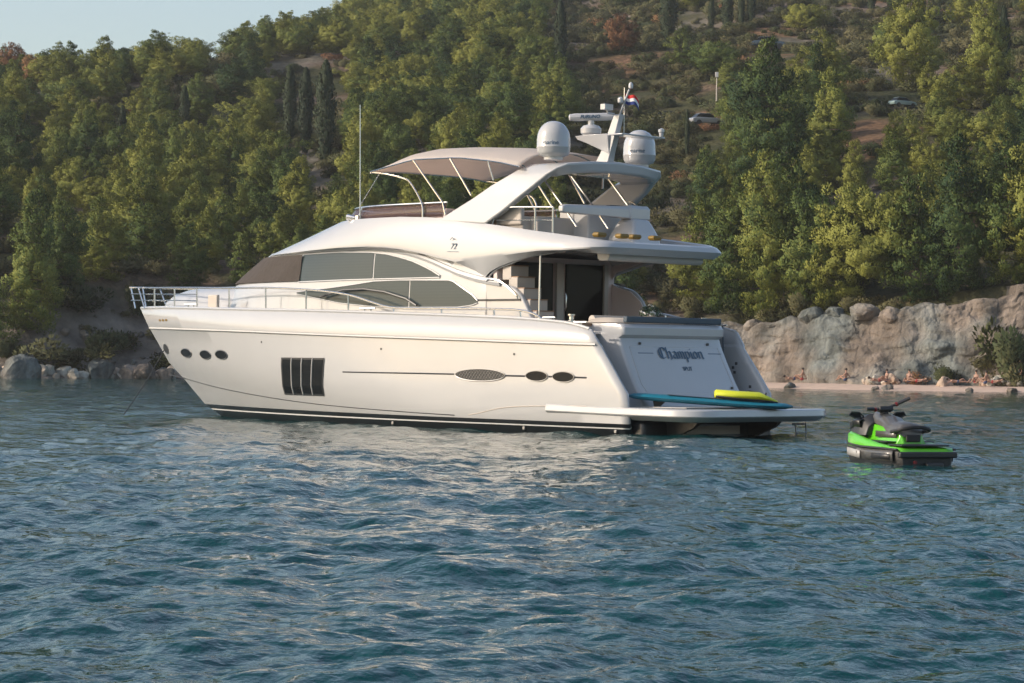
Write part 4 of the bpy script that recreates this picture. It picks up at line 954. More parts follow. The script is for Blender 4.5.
# joints: 0 pelvis 1 waist 2 chest 3 neck 4 head 5 head top | 6.. arms L(sh,elb,wr,hand) 10.. arms R | 14.. legs L(hip,knee,ankle,toe) 18.. R
EDG=[(0,1),(1,2),(2,3),(3,4),(4,5),(2,6),(6,7),(7,8),(8,9),(2,10),(10,11),(11,12),(12,13),(0,14),(14,15),(15,16),(16,17),(0,18),(18,19),(19,20),(20,21)]
RAD=[.13,.12,.14,.055,.09,.07,.06,.045,.035,.04,.06,.045,.035,.04,.09,.065,.04,.035,.09,.065,.04,.035]
POSE={
 'stand':[(0,0,.92),(0,0,1.1),(0,0,1.33),(0,0,1.48),(0,0,1.6),(0,0,1.72),(0,.19,1.4),(.02,.27,1.12),(.06,.26,.88),(.08,.26,.8),(0,-.19,1.4),(.1,-.27,1.15),(.3,-.2,1.05),(.36,-.18,1.04),(0,.1,.86),(.02,.12,.48),(0,.13,.08),(.14,.14,.04),(0,-.1,.86),(.05,-.12,.48),(-.05,-.13,.08),(.1,-.14,.04)],
 'sit':[(0,0,.13),(-.04,0,.3),(-.08,0,.52),(-.08,0,.68),(-.06,0,.8),(-.05,0,.91),(-.08,.19,.58),(.05,.24,.38),(.24,.15,.42),(.3,.12,.43),(-.08,-.19,.58),(-.22,-.26,.34),(-.3,-.27,.1),(-.32,-.27,.05),(.06,.1,.14),(.42,.14,.42),(.66,.12,.08),(.78,.12,.05),(.06,-.1,.14),(.45,-.14,.3),(.76,-.12,.08),(.88,-.12,.05)],
 'lie':[(0,0,.14),(-.2,0,.15),(-.42,0,.18),(-.58,0,.22),(-.7,0,.27),(-.8,0,.30),(-.44,.19,.16),(-.3,.32,.08),(-.12,.34,.06),(-.06,.34,.05),(-.44,-.19,.16),(-.56,-.32,.09),(-.74,-.26,.08),(-.8,-.22,.08),(.08,.1,.13),(.44,.13,.34),(.74,.13,.09),(.84,.13,.1),(.08,-.1,.13),(.5,-.12,.12),(.9,-.13,.09),(.98,-.14,.14)]}
PM={k:person_mesh(J,EDG,RAD,'person_'+k) for k,J in POSE.items()}
def sphere_mesh(name,s,m,c=(0,0,0)):
    bm=bmesh.new(); bmesh.ops.create_icosphere(bm,subdivisions=3,radius=1); 
    for v in bm.verts: v.co=Vector((v.co.x*s[0]+c[0],v.co.y*s[1]+c[1],v.co.z*s[2]+c[2]))
    me=bpy.data.meshes.new(name); bm.to_mesh(me); bm.free(); me.materials.append(m); me.shade_smooth(); return me
def person(pose,px,dy,rz,label,sw):
    x=gpt(px,0,float(shore(gpt(px,0,158)))+dy); y=float(shore(x))+dy; o=bpy.data.objects.new('person',PM[pose]); C.objects.link(o); z=.08+.45*float(smooth(-1.2,4,dy)); o.location=(x,y,z-.02); o.rotation_euler=(0,0,rz); o.scale=(.86,.86,.86); tag(o,label,'person')
    J=POSE[pose]; h=J[4]; t=J[5]
    hm=bpy.data.objects.new('hair',sphere_mesh('hair',(.10,.095,.10),MT['hair'],((h[0]+t[0])/2-.02,0,(h[2]+t[2])/2+.02))); C.objects.link(hm); hm.parent=o
    p=J[0]; b=MB(); b.tube([(p[0],p[1]-.0,p[2]),((p[0]+J[14][0])/2+.03*(pose!='stand'),0,p[2]-(.08 if pose=='stand' else .0))],.0,8) if 0 else None
    sm=bpy.data.objects.new('swimsuit',sphere_mesh('swimsuit',(.15,.185,.13),sw,(p[0]+.01,0,p[2]-.02))); C.objects.link(sm); sm.parent=o
person('sit',843,6.4,2.5,'person sitting on the foot of the pale rubble heap, higher than the others',MT['swim'])
person('sit',800,5.5,2.8,'leftmost sunbather on the beach, sitting near the yacht stern',MT['swim2'])
person('lie',792,5.0,.3,'person lying on the beach nearest to the yacht stern',MT['swim'])
person('lie',877,4.6,.2,'person lying on the beach behind the low dark rocks',MT['swim2'])
person('sit',884,5.2,3.5,'person sitting on the beach just left of the russet bushes',MT['swim'])
person('sit',908,5.2,4.2,'person sitting in front of the small dry bush at the cliff foot',MT['swim'])
person('lie',916,4.6,2.9,'person lying down beside the dry bush on the beach',MT['swim2'])
person('lie',957,3.4,.1,'person lying close to the water right of the pale boulder',MT['swim'])
person('sit',975,4.0,3.9,'person sitting on the beach right of the pale boulder, knees raised',MT['swim2'])
person('sit',985,3.2,2.6,'person sitting nearest the water among the right hand group',MT['swim'])
person('lie',992,4.4,2.8,'person lying behind the sitting pair at the right of the beach',MT['swim2'])
person('stand',1020,5.2,3.6,'person standing at the right edge of the beach beside the bush',MT['swim'])
# ================================================================ VEGETATION
def leaf_mat(name,c1,c2,c3,tr=.22):
    m=bpy.data.materials.new(name); m.use_nodes=True; n=m.node_tree; b=n.nodes['Principled BSDF']; b.inputs['Roughness'].default_value=.65; b.inputs['Specular IOR Level'].default_value=.2
    g=n.nodes.new('ShaderNodeNewGeometry'); oi=n.nodes.new('ShaderNodeObjectInfo')
    t=n.nodes.new('ShaderNodeTexNoise'); t.inputs['Scale'].default_value=.16; t.inputs['Detail'].default_value=2; n.links.new(g.outputs['Position'],t.inputs['Vector'])
    ad=n.nodes.new('ShaderNodeMath'); ad.operation='MULTIPLY_ADD'; ad.inputs[1].default_value=.6; n.links.new(oi.outputs['Random'],ad.inputs[0]); n.links.new(t.outputs[0],ad.inputs[2])
    a2=n.nodes.new('ShaderNodeMath'); a2.operation='SUBTRACT'; a2.inputs[1].default_value=.27; n.links.new(ad.outputs[0],a2.inputs[0])
    a3=n.nodes.new('ShaderNodeMath'); a3.operation='MULTIPLY_ADD'; a3.inputs[1].default_value=.25; n.links.new(g.outputs['Random Per Island'],a3.inputs[0]); n.links.new(a2.outputs[0],a3.inputs[2])
    r=n.nodes.new('ShaderNodeValToRGB'); r.color_ramp.elements.new(.5)
    for e,(p,c) in zip(r.color_ramp.elements,((.30,c1),(.55,c2),(.82,c3))): e.position=p; e.color=(*c,1)
    n.links.new(a3.outputs[0],r.inputs[0]); n.links.new(r.outputs[0],b.inputs['Base Color'])
    tl=n.nodes.new('ShaderNodeBsdfTranslucent'); n.links.new(r.outputs[0],tl.inputs[0]); ms=n.nodes.new('ShaderNodeMixShader'); ms.inputs[0].default_value=tr
    n.links.new(b.outputs[0],ms.inputs[1]); n.links.new(tl.outputs[0],ms.inputs[2]); n.links.new(ms.outputs[0],n.nodes['Material Output'].inputs[0]); return m
PINE=leaf_mat('pine_needles',(.030,.062,.024),(.105,.152,.038),(.25,.262,.056),.15)
CYP=leaf_mat('cypress_foliage',(.018,.032,.016),(.026,.042,.020),(.034,.05,.024),.08)
SHR=leaf_mat('shrub_leaves',(.055,.075,.03),(.09,.10,.04),(.14,.13,.06))
DRY=leaf_mat('dry_leaves',(.16,.08,.04),(.24,.12,.06),(.30,.17,.08))
BARK=mat('grey_brown_bark',(.10,.075,.06),.9,noise_s=3,noise_a=.3)
def leaves_mesh(name,P,D,S,m,Nn=None):
    """P centres (n,3), D long axis (n,3) unit, S sizes; one diamond per leaf tuft"""
    n=len(P); rg=np.random.default_rng(len(P)); r_=rg.normal(size=(n,3))
    if Nn is not None: r_=Nn+r_*.30
    side=np.cross(D,r_); side/=np.linalg.norm(side,axis=1,keepdims=True)+1e-9
    S=S[:,None]; wd=.24
    V=np.stack([P-D*S*.5,P+side*S*wd,P+D*S*.55,P-side*S*wd],1).reshape(-1,3)
    me=bpy.data.meshes.new(name); me.vertices.add(4*n); me.vertices.foreach_set('co',V.astype(np.float32).ravel()); me.loops.add(4*n); me.loops.foreach_set('vertex_index',np.arange(4*n,dtype=np.int32)); me.polygons.add(n); me.polygons.foreach_set('loop_start',np.arange(0,4*n,4,dtype=np.int32)); me.update(calc_edges=True); me.materials.append(m)
    if Nn is not None:
        me.shade_smooth(); me.normals_split_custom_set_from_vertices(np.repeat(Nn,4,axis=0).astype(np.float32))
    return me
def clump_leaves(rg,c,r,n,upb=.6,size=.3,fl=.75,core=None):
    d=rg.normal(size=(n,3)); d/=np.linalg.norm(d,axis=1,keepdims=True); rad=rg.uniform(.6,1.08,size=(n,1))
    P=c+d*rad*r*np.array([1,1,fl]); D=d*.8+np.array([0,0,upb])+rg.normal(size=(n,3))*.3; D/=np.linalg.norm(D,axis=1,keepdims=True)
    Nn=d*np.array([1,1,1.2]); 
    if core is not None:
        o=c-core; o=o/(np.linalg.norm(o)+1e-6); Nn=Nn*.6+o*.95
    Nn=Nn+rg.normal(size=(n,3))*.18; Nn/=np.linalg.norm(Nn,axis=1,keepdims=True)
    return P,D,size*rg.uniform(.65,1.35,size=n),Nn
def pine_variant(seed,h,Rr,lean=0,dens=1.0,leaf=.30,base=.06,pointed=1.0):
    rg=np.random.default_rng(seed); Ps=[];Ds=[];Ss=[];Ns=[]; tb=MB()
    ax=lambda z: np.array([lean*(z/h)**1.5*h*.14+.25*math.sin(z*.8+seed),.2*math.cos(z*.7+seed*2),z])
    tb.tube([tuple(ax(z)) for z in np.linspace(-.6,h*.93,9)],[.19*(1-.85*i/8)*h/9 for i in range(9)],7)
    nw=int(h/.72); a0=rg.uniform(0,6)
    for i in range(nw):
        g=(i+.3)/nw; z=(base+(1-base)*g)*h*.97; nb=int(round(5.2*dens)) if g<.75 else 4
        r_=(1-g**pointed)**.72*(.62+.38*min(1,g*3.5))
        for k in range(nb):
            az=a0+i*1.1+k*2*math.pi/nb+rg.normal()*.22
            L=Rr*max(.1,r_)*rg.uniform(.62,1.12)*(1+.22*math.sin(az*2+seed)+.12*math.sin(az*3-z))
            if rg.random()<.10: L*=1.28
            c0=ax(z); dh=np.array([math.cos(az),math.sin(az),0]); rise=.05+.62*g
            tip=c0+dh*L+np.array([0,0,L*rise]); mp_=c0+dh*L*.55+np.array([0,0,L*rise*.15-.12])
            if k%2==0: tb.tube([tuple(c0),tuple(mp_),tuple(c0*.2+tip*.8)],[.05*(1-g*.6),.03,.012],4,cap=False)
            nc=max(1,int(round(L/.50)))
            for q in range(nc):
                t=.34+.68*(q+.5)/nc; p=c0*(1-t)**2+2*mp_*t*(1-t)+tip*t*t
                sd=np.array([-dh[1],dh[0],0])*rg.normal()*.34*(1+.25*L*t); p=p+sd+rg.normal(size=3)*np.array([.1,.1,.12])
                rr_=rg.uniform(.27,.50)*(.85+.12*L)
                P,D,S,Q=clump_leaves(rg,p,rr_,int(84*(rr_/.4)**2),.75,leaf,.72 if t<.75 else 1.0,ax(h*.40)); Ps.append(P);Ds.append(D);Ss.append(S);Ns.append(Q)
    top=ax(h*.95)
    for k in range(4):
        P,D,S,Q=clump_leaves(rg,top+np.array([rg.normal()*.25,rg.normal()*.25,-.34*k+.0]),.28+.08*k,60,1.4,leaf,1.4,top-np.array([0,0,2.])); Ps.append(P);Ds.append(D);Ss.append(S);Ns.append(Q)
    return np.concatenate(Ps),np.concatenate(Ds),np.concatenate(Ss),np.concatenate(Ns),tb
PV=[]; PD=[]
specs=[(1,10,2.7,0,1.0,.05,1.4),(2,9,2.4,.5,1.0,.04,1.6),(3,11,2.9,-.4,1.1,.05,1.2),(4,8,2.8,.3,1.0,.06,2.4),(5,8.5,3.1,0,1.1,.12,3.4),(6,7.5,3.4,.6,1.1,.28,4.5),(7,12,3.1,.2,1.15,.04,1.3),(8,7,2.0,0,.9,.03,1.3)]
for sd_,h,Rr,ln,dn,bs,po in specs:
    P,D,S,Q,tb=pine_variant(sd_,h,Rr,ln,dn,.175,bs,po); cm=leaves_mesh('crown',P,D,S,PINE,Q)
    to=tb.build('trunk',BARK); PV.append((cm,to.data,h,Rr)); bpy.data.objects.remove(to); PD.append((P,D,S,Q))
# dry reddish version for the far left trees
def dry_copy(i):
    me=PV[i][0].copy(); me.materials.clear(); me.materials.append(DRY); return me
DRYM=dry_copy(4)
def tree(kind,i,x,y,s,label,cat,group=None,crown=None,sxy=1.0,z=None):
    t=empty(kind,(x,y,float(terr(x,y))-.1 if z is None else z),random.uniform(0,6.28),label,cat,group); t.scale=(s*sxy,s*sxy,s)
    c_=bpy.data.objects.new('crown',crown or PV[i][0]); C.objects.link(c_); c_.parent=t
    k=bpy.data.objects.new('trunk',PV[i][1]); C.objects.link(k); k.parent=t; return t
# cypress
def cyp_mesh(seed,h,r):
    rg=np.random.default_rng(seed); n=3600; f=rg.uniform(0,1,n)**.85; z=.3+f*(h-.3); prof=r*np.sin(np.clip(f*1.15+.18,0,1)*math.pi*.5)*(1-f**2.6)**.62+.04
    a=rg.uniform(0,2*math.pi,n); q=prof*(1+.16*np.sin(a*3+z*1.7+seed)+.1*np.sin(a*5-z*2.3))*rg.uniform(.62,1,n)
    P=np.stack([q*np.cos(a),q*np.sin(a),z],1); D=np.stack([.35*np.cos(a),.35*np.sin(a),np.ones(n)],1)+rg.normal(size=(n,3))*.22; D/=np.linalg.norm(D,axis=1,keepdims=True)
    Nn=np.stack([np.cos(a),np.sin(a),.25+0*a],1)+rg.normal(size=(n,3))*.25; Nn/=np.linalg.norm(Nn,axis=1,keepdims=True); me=leaves_mesh('crown',P,D,rg.uniform(.2,.42,n),CYP,Nn); tb=MB(); tb.tube([(0,0,-.5),(0,0,h*.8)],[.16,.04],7); to=tb.build('trunk',BARK); tm=to.data; bpy.data.objects.remove(to); return me,tm
CY=[cyp_mesh(1,10,1.0),cyp_mesh(2,9,.8)]
CYP_=0
def cypress(px,ytop,ybase,label,group=None,v=0,wpx=None,):
    # find the slope depth whose ground appears at row ybase of the picture's column, i.e. a site on the hill
    best=None
    for Yd in np.arange(182,400,1.0):
        x=gpt(px,0,Yd); p=project(x,Yd,float(terr(x,Yd)))
        if best is None or abs(p[1]-ybase)<best[0]: best=(abs(p[1]-ybase),Yd,x)
    Yd,x=best[1],best[2]; h=(ybase-ytop)/2600*Yd; h0=(10,9)[v]; s=h/h0
    t=empty('cypress',(x,Yd,float(terr(x,Yd))-.1),random.uniform(0,6),label,'cypress tree',group); w_=1.0 if wpx is None else (wpx/2600*Yd/2)/((1.0,.8)[v]*s); t.scale=(s*w_,s*w_,s)
    c_=bpy.data.objects.new('crown',CY[v][0]); C.objects.link(c_); c_.parent=t; k=bpy.data.objects.new('trunk',CY[v][1]); C.objects.link(k); k.parent=t
    return x,Yd
random.seed(11)
cyps=[]
for px,yt,yb,wp,l in ((287,66,145,16,'leftmost of the three tall dark cypresses standing together above the yacht bow'),(303,68,155,17,'middle cypress of the three tall dark ones above the yacht bow'),(323,60,165,24,'tallest and widest cypress of the dark trio above the yacht bow'),
  (557,0,80,15,'tall dark cypress standing alone above the open canopy, near the top edge'),(685,108,160,6,'slim young cypress right of the radar mast on the scrub slope'),(1001,5,100,14,'tall dark cypress at the right end of the upper slope'),
  (91,92,135,9,'slim cypress among pines in the upper left, directly above the pulpit rail'),(120,104,150,10,'slim cypress in the upper left, second from the lone one'),(182,86,140,13,'dark cypress in the upper left wood, below the bare patch'),(228,110,160,14,'dark cypress on the left slope nearest the big trio'),(25,110,140,7,'small dark cypress at the far left of the slope'),
  (724,-10,32,14,'broad cypress at the top edge, second of the upper row'),(708,-5,32,8,'narrow cypress at the left end of the row at the top edge'),(738,-12,30,8,'slim cypress in the upper row beside the broad one'),(748,-12,28,10,'cypress at the right end of the upper row'),(868,-12,12,10,'short cypress on the top edge above the russet field'),(665,-10,40,22,'wide dark conical tree left of the cypress row')):
    cyps.append(cypress(px,yt,yb,l,None,len(cyps)%2,wp))
# open ground mask in picture terms: returns pine probability and shrub probability at world x,y
def zone(px,py):
    if 636<px<705 and 100<py<330: return 0.0,.35
    if 560<px<705 and 15<py<=190: return .05,.8
    if px>560 and py<=48: return .05,.65
    if 705<=px<770 and py<=75: return .1,.8
    if 832<px<885 and 48<=py<135: return .05,.6
    if px>930 and py<70: return .3,.5
    if 195<px<232 and 65<py<105: return .05,.5
    if 70<px<200 and 300<py<375: return 0,.25
    return 1.0,.4
# sight lines kept clear in front of the dark cypresses and the cars: picture column, half width, top row, bottom row
CLEAR=[(287,11,60,145),(303,12,65,155),(323,17,55,162),(557,9,0,62),(1001,9,0,80),(91,4,90,112),(182,5,84,112),(228,5,108,130),(738,34,-10,28),(120,4,100,122),(704,22,112,140),(900,14,95,118),(665,12,-10,34),(685,6,105,158)]
rr=random.Random(21); pts=[]
def free(x,y,d,L): return all((x-a)**2+(y-b_)**2>d*d for a,b_ in L[-900:])
sites=[]; shrubs=[]
hand=[ # picture column, depth, variant, scale, label
 (700,173,0,.85,'bright yellow green pine growing at the left end of the cliff'),
 (735,172,2,.95,'tall pointed pine behind the overhang, second from the left on the cliff'),
 (768,171,6,1.0,'tall full pine above the yacht transom'),
 (812,170,4,1.0,'wide spreading pine in the middle of the cliff top'),
 (842,170,1,.95,'dense pine leaning over the middle of the cliff'),
 (790,176,0,1.15,'tall pine rising behind the cliff edge pines, peak above the transom'),
 (915,167,7,1.25,'slender pointed pine standing forward on the cliff above the jet ski'),
 (962,166,2,1.0,'tall layered pine on the cliff right of the slender one'),
 (1005,165,0,.95,'full pine near the right edge on the cliff'),
 (1040,163,6,1.0,'large pine cut by the right edge of the cliff'),
 (880,171,5,1.0,'shadowed low pine between the middle and right cliff groups'),
 (30,185,2,.98,'large pale green pine standing just above the left shore'),
 (62,189,0,.8,'pine right of the large pale one above the left shore'),
 (905,262,4,1.15,'broad isolated pine on the upper right slope above the parked car'),
 (985,250,6,1.0,'tall pine on the upper right slope beside the cypress'),
 (770,215,6,1.25,'tallest pine on the right slope, peak level with the mast'),
 (830,222,0,1.0,'pine on the right slope below the isolated broad one')]
hp=[]
for px,yd,v,s,l in hand:
    if px>640 and yd<180:
        for _k in range(4): x=gpt(px,0,yd); yd=float(shore(x))+12+{700:5,790:6,880:3}.get(px,1.5)
    x=gpt(px,0,yd); tree('pine_tree',v,x,yd,s,l,'pine tree'); hp.append((x,yd))
for _ in range(60000):
    Yd=rr.uniform(181,430); px=rr.uniform(-60,1084) ; x=gpt(px,0,Yd)
    if rr.random()>Yd/430: continue
    d=Yd-float(shore(x))
    if d<(3.5 if x<-24 and px<75 else (6 if x<10 else 13.5)): continue
    z=float(terr(x,Yd)); p=project(x,Yd,z)
    if p[1]<-75: continue
    pp,ps=zone(p[0],p[1]); hh=5.8/Yd*2600
    if d<60 or p[1]>150:
        pass
    for f_ in (.45,.9): pp=min(pp,zone(p[0],p[1]-hh*f_)[0])
    wpx=1.1/Yd*2600
    if any(abs(p[0]-cx_)<hw_+wpx and p[1]-hh*.95<y1_-18 and p[1]>y0_ for cx_,hw_,y0_,y1_ in CLEAR): pp=0
    q=rr.random(); sp=(3.45+(Yd-180)*.002)/max(.05,pp)**.5; ss=1.9/max(ps,.2)**.5
    if q<.7 and pp>.02 and len(sites)<1300:
        if free(x,Yd,sp,sites) and free(x,Yd,min(sp,3.6)*.8,hp) and free(x,Yd,2.2,cyps): sites.append((x,Yd))
    elif q>=.5 and pp<.6 and len(shrubs)<285:
        if free(x,Yd,ss,shrubs) and free(x,Yd,2.0,sites): shrubs.append((x,Yd))
for _ in range(900):
    px=rr.uniform(-40,250); d=rr.uniform(1.5,14); x=gpt(px,0,182); Yd=float(shore(x))+d
    if len(shrubs)<298 and free(x,Yd,1.9,shrubs) and free(x,Yd,1.5,sites) and rr.random()<.5 and not(85<px<160 and d<5): shrubs.append((x,Yd))
sites.sort(key=lambda s:s[1])
open('/tmp/n.txt','w').write(str((len(sites),len(shrubs)))) if 0 else None
def wherelab(x,y):
    px=project(x,y,float(terr(x,y)))[0]; py=project(x,y,float(terr(x,y)))[1]
    side='left part' if px<340 else ('middle part' if px<640 else 'right part'); hgt='lower' if py>230 else ('middle' if py>120 else 'upper')
    return f'pine tree in the dense wood on the {hgt} slope, {side}',f'pines on the {hgt} slope, {side}'
SMALL=280
for i,(x,y) in enumerate(sites[:SMALL]):
    v=rr.choice((0,1,2,3,4,7,6,7,0,1,2,3)) if y<265 else rr.choice((3,4,4,5,5,1,0)); s=rr.uniform(.52,.84)*(1.0 if v!=7 else 1.15); l,g=wherelab(x,y); t=tree('pine_tree',v,x,y,s*.80,l,'pine tree',g,sxy=rr.uniform(1.05,1.3))
# the rest of the wood, further up the hill, as one mass of instanced trees
def wood(name,S,lab):
    cc_=bpy.data.collections.new('crowns'); ct=bpy.data.collections.new('trunks')
    for i in range(8):
        o=bpy.data.objects.new('crown_%d'%i,PV[i][0]); cc_.objects.link(o); o=bpy.data.objects.new('trunk_%d'%i,PV[i][1]); ct.objects.link(o)
    me=bpy.data.meshes.new(name); me.from_pydata([(x,y,float(terr(x,y))-.1) for x,y in S],[],[])
    r_=random.Random(9); n=len(S)
    at=me.attributes.new('pick','INT','POINT'); at.data.foreach_set('value',[r_.choice((0,1,2,3,4,4,5,5,6,7)) for _ in S])
    at=me.attributes.new('turn','FLOAT','POINT'); at.data.foreach_set('value',[r_.uniform(0,6.28) for _ in S])
    at=me.attributes.new('grow','FLOAT','POINT'); at.data.foreach_set('value',[r_.uniform(.46,.72) for _ in S])
    o=bpy.data.objects.new(name,me); C.objects.link(o); g=bpy.data.node_groups.new('wood','GeometryNodeTree')
    g.interface.new_socket('Geometry',in_out='INPUT',socket_type='NodeSocketGeometry'); g.interface.new_socket('Geometry',in_out='OUTPUT',socket_type='NodeSocketGeometry')
    N=g.nodes.new; gi=N('NodeGroupInput'); go=N('NodeGroupOutput'); jn=N('GeometryNodeJoinGeometry')
    def na(k,t): a=N('GeometryNodeInputNamedAttribute'); a.data_type=t; a.inputs['Name'].default_value=k; return [s_ for s_ in a.outputs if s_.enabled and s_.name=='Attribute'][0]
    pk=na('pick','INT'); tu=na('turn','FLOAT'); gr=na('grow','FLOAT'); cx=N('ShaderNodeCombineXYZ'); g.links.new(tu,cx.inputs[2])
    for coll in (cc_,ct):
        ci=N('GeometryNodeCollectionInfo'); ci.inputs['Collection'].default_value=coll; ci.inputs['Separate Children'].default_value=True; ci.inputs['Reset Children'].default_value=True
        ip=N('GeometryNodeInstanceOnPoints'); ip.inputs['Pick Instance'].default_value=True
        g.links.new(gi.outputs[0],ip.inputs['Points']); g.links.new(ci.outputs[0],ip.inputs['Instance']); g.links.new(pk,ip.inputs['Instance Index']); g.links.new(cx.outputs[0],ip.inputs['Rotation']); vm=N('ShaderNodeVectorMath'); vm.operation='SCALE'; vm.inputs[0].default_value=(1.2,1.2,.84); g.links.new(gr,vm.inputs['Scale']); g.links.new(vm.outputs[0],ip.inputs['Scale']); g.links.new(ip.outputs[0],jn.inputs[0])
    g.links.new(jn.outputs[0],go.inputs[0]); md=o.modifiers.new('wood','NODES'); md.node_group=g; tag(o,lab,'woodland',kind='stuff')
if len(sites)>SMALL: wood('pine_wood',sites[SMALL:],'dense mass of pine crowns covering the far upper hillside')
def undergrowth():
    cu=bpy.data.collections.new('bushes')
    for k in range(5): cu.objects.link(bpy.data.objects.new('bush_%d'%k,SM[k]))
    pts=[]
    for _ in range(30000):
        Yd=rr.uniform(180,430); x=gpt(rr.uniform(-60,1084),0,Yd); d=Yd-float(shore(x))
        if rr.random()>Yd/430 or d<(5 if x<10 else 13.4): continue
        z=float(terr(x,Yd)); q=project(x,Yd,z)
        if q[1]<-30: continue
        if (zone(q[0],q[1])[0]<.5 or rr.random()<.22) and vnoise(x,Yd,9,61)>-.6 and free(x,Yd,1.2,pts) and not any(abs(q[0]-c_)<16 and abs(q[1]-r_)<14 for c_,r_ in ((704,125),(668,125),(765,48),(900,106))): pts.append((x,Yd))
        if len(pts)>=2600: break
    me=bpy.data.meshes.new('undergrowth'); me.from_pydata([(x,y,float(terr(x,y))-.12) for x,y in pts],[],[])
    for k,t,f in (('pick','INT',lambda:rr.randrange(5)),('turn','FLOAT',lambda:rr.uniform(0,6.28)),('grow','FLOAT',lambda:rr.uniform(.35,1.15))):
        me.attributes.new(k,t,'POINT').data.foreach_set('value',[f() for _ in pts])
    o=bpy.data.objects.new('undergrowth',me); C.objects.link(o); g=bpy.data.node_groups.new('undergrowth','GeometryNodeTree')
    g.interface.new_socket('Geometry',in_out='INPUT',socket_type='NodeSocketGeometry'); g.interface.new_socket('Geometry',in_out='OUTPUT',socket_type='NodeSocketGeometry'); N=g.nodes.new; gi=N('NodeGroupInput'); go=N('NodeGroupOutput')
    def na(k,t): a=N('GeometryNodeInputNamedAttribute'); a.data_type=t; a.inputs['Name'].default_value=k; return [s_ for s_ in a.outputs if s_.enabled and s_.name=='Attribute'][0]
    cx=N('ShaderNodeCombineXYZ'); g.links.new(na('turn','FLOAT'),cx.inputs[2]); ci=N('GeometryNodeCollectionInfo'); ci.inputs['Collection'].default_value=cu; ci.inputs['Separate Children'].default_value=True; ci.inputs['Reset Children'].default_value=True
    ip=N('GeometryNodeInstanceOnPoints'); ip.inputs['Pick Instance'].default_value=True; g.links.new(gi.outputs[0],ip.inputs['Points']); g.links.new(ci.outputs[0],ip.inputs['Instance']); g.links.new(na('pick','INT'),ip.inputs['Instance Index']); g.links.new(cx.outputs[0],ip.inputs['Rotation']); g.links.new(na('grow','FLOAT'),ip.inputs['Scale']); g.links.new(ip.outputs[0],go.inputs[0])
    o.modifiers.new('undergrowth','NODES').node_group=g; tag(o,'low green and olive scrub carpeting the open parts of the hillside','undergrowth',kind='stuff')
# reddish dry trees at the far left
for px,yd,s in ((8,318,.72),(28,300,.5)):
    x=gpt(px,0,yd); t=tree('dry_tree',4,x,yd,s,('reddish brown dying pine at the far left edge of the hilltop' if px<20 else 'smaller reddish dead pine beside the one at the left edge'),'dead tree',crown=DRYM); 
x=gpt(618,0,330); tree('dry_tree',4,x,330,.6,'reddish orange tree at the top edge right of the lone tall cypress','dry tree',crown=DRYM)
# shrubs
def shrub_mesh(seed,m,n=2000):
    rg=np.random.default_rng(seed); Ps=[];Ds=[];Ss=[];Ns=[]
    for k in range(9):
        c_=np.array([rg.normal()*.5,rg.normal()*.5,.35+abs(rg.normal())*.3]); P,D,S,Q=clump_leaves(rg,c_,rg.uniform(.4,.65),n//9,.5,.15,.8,np.zeros(3)); P[:,2]=np.maximum(P[:,2],.02); Ps.append(P);Ds.append(D);Ss.append(S);Ns.append(Q)
    return leaves_mesh('shrub',np.concatenate(Ps),np.concatenate(Ds),np.concatenate(Ss),m,np.concatenate(Ns))
SM=[shrub_mesh(s,SHR) for s in range(5)]; SDm=[shrub_mesh(s+9,DRY,1300) for s in range(2)]
undergrowth()
for i,(x,y) in enumerate(shrubs):
    dry=rr.random()<.12; o=bpy.data.objects.new('dry_shrub' if dry else 'shrub',rr.choice(SDm if dry else SM)); C.objects.link(o); s=rr.uniform(.7,2.0)*(1 if not dry else .7); o.location=(x,y,float(terr(x,y))-.1); o.scale=(s*1.25,s*1.25,s*rr.uniform(.7,1.1)); o.rotation_euler=(0,0,rr.uniform(0,6))
    px,py=project(x,y,float(terr(x,y)))
    side='gully beside the radar mast' if 640<px<735 and py>175 else ('upper scrub slope right of the mast' if px>640 else ('scrub slope above the flybridge' if px>420 else 'left hand slope'))
    tag(o,('russet dry' if dry else 'low green')+' shrub growing on the '+side,'shrub',('russet' if dry else 'green')+' shrubs on the '+side)
def oneshrub(px,dy,s,lab,m=0,dry=False,z=None,Yd=None,sz=1):
    yy=Yd if Yd else float(shore(gpt(px,0,160)))+dy; x=gpt(px,0,yy); o=bpy.data.objects.new('shrub',(SDm if dry else SM)[m]); C.objects.link(o); o.location=(x,yy,float(terr(x,yy)) if z is None else z); o.scale=(s,s,s*sz); tag(o,lab,'shrub')
oneshrub(940,7.0,1.05,'dark green round shrub at the foot of the cliff behind the pale boulder',0,z=.4)
oneshrub(917,7.0,.7,'reddish brown dry bush at the cliff foot left of the dark shrub',0,True,z=.3)
oneshrub(983,7.5,.7,'small green shrub on the rubble halfway to the big bush',1,z=1.4)
oneshrub(1012,6.3,2.2,'big pale green bush at the right edge standing on the beach',2,z=.5,sz=1.35)
oneshrub(1022,5.4,1.5,'yellow green bush at the right picture edge in front of the big bush',3,z=.3,sz=1.2)
oneshrub(768,10.5,1.2,'rounded olive bush at the left end of the cliff top',3,z=4.3)
oneshrub(109,0,1.6,'round yellow green shrub above the boulders left of the anchor line',4,Yd=187)
oneshrub(138,0,1.1,'upright green shrub right behind the bow tip',2,Yd=192,sz=1.7)
oneshrub(70,0,.8,'small shrub on the scree near the left boulder',1,Yd=184)
oneshrub(165,0,1.1,'low bush between the shore rocks and the bow',1,Yd=186)
oneshrub(2,0,1.3,'yellow green shrub at the left picture edge above the shore',0,Yd=182)
oneshrub(800,11,1.4,'yellow green bush hanging over the cliff rim behind the transom',2,z=4.7)
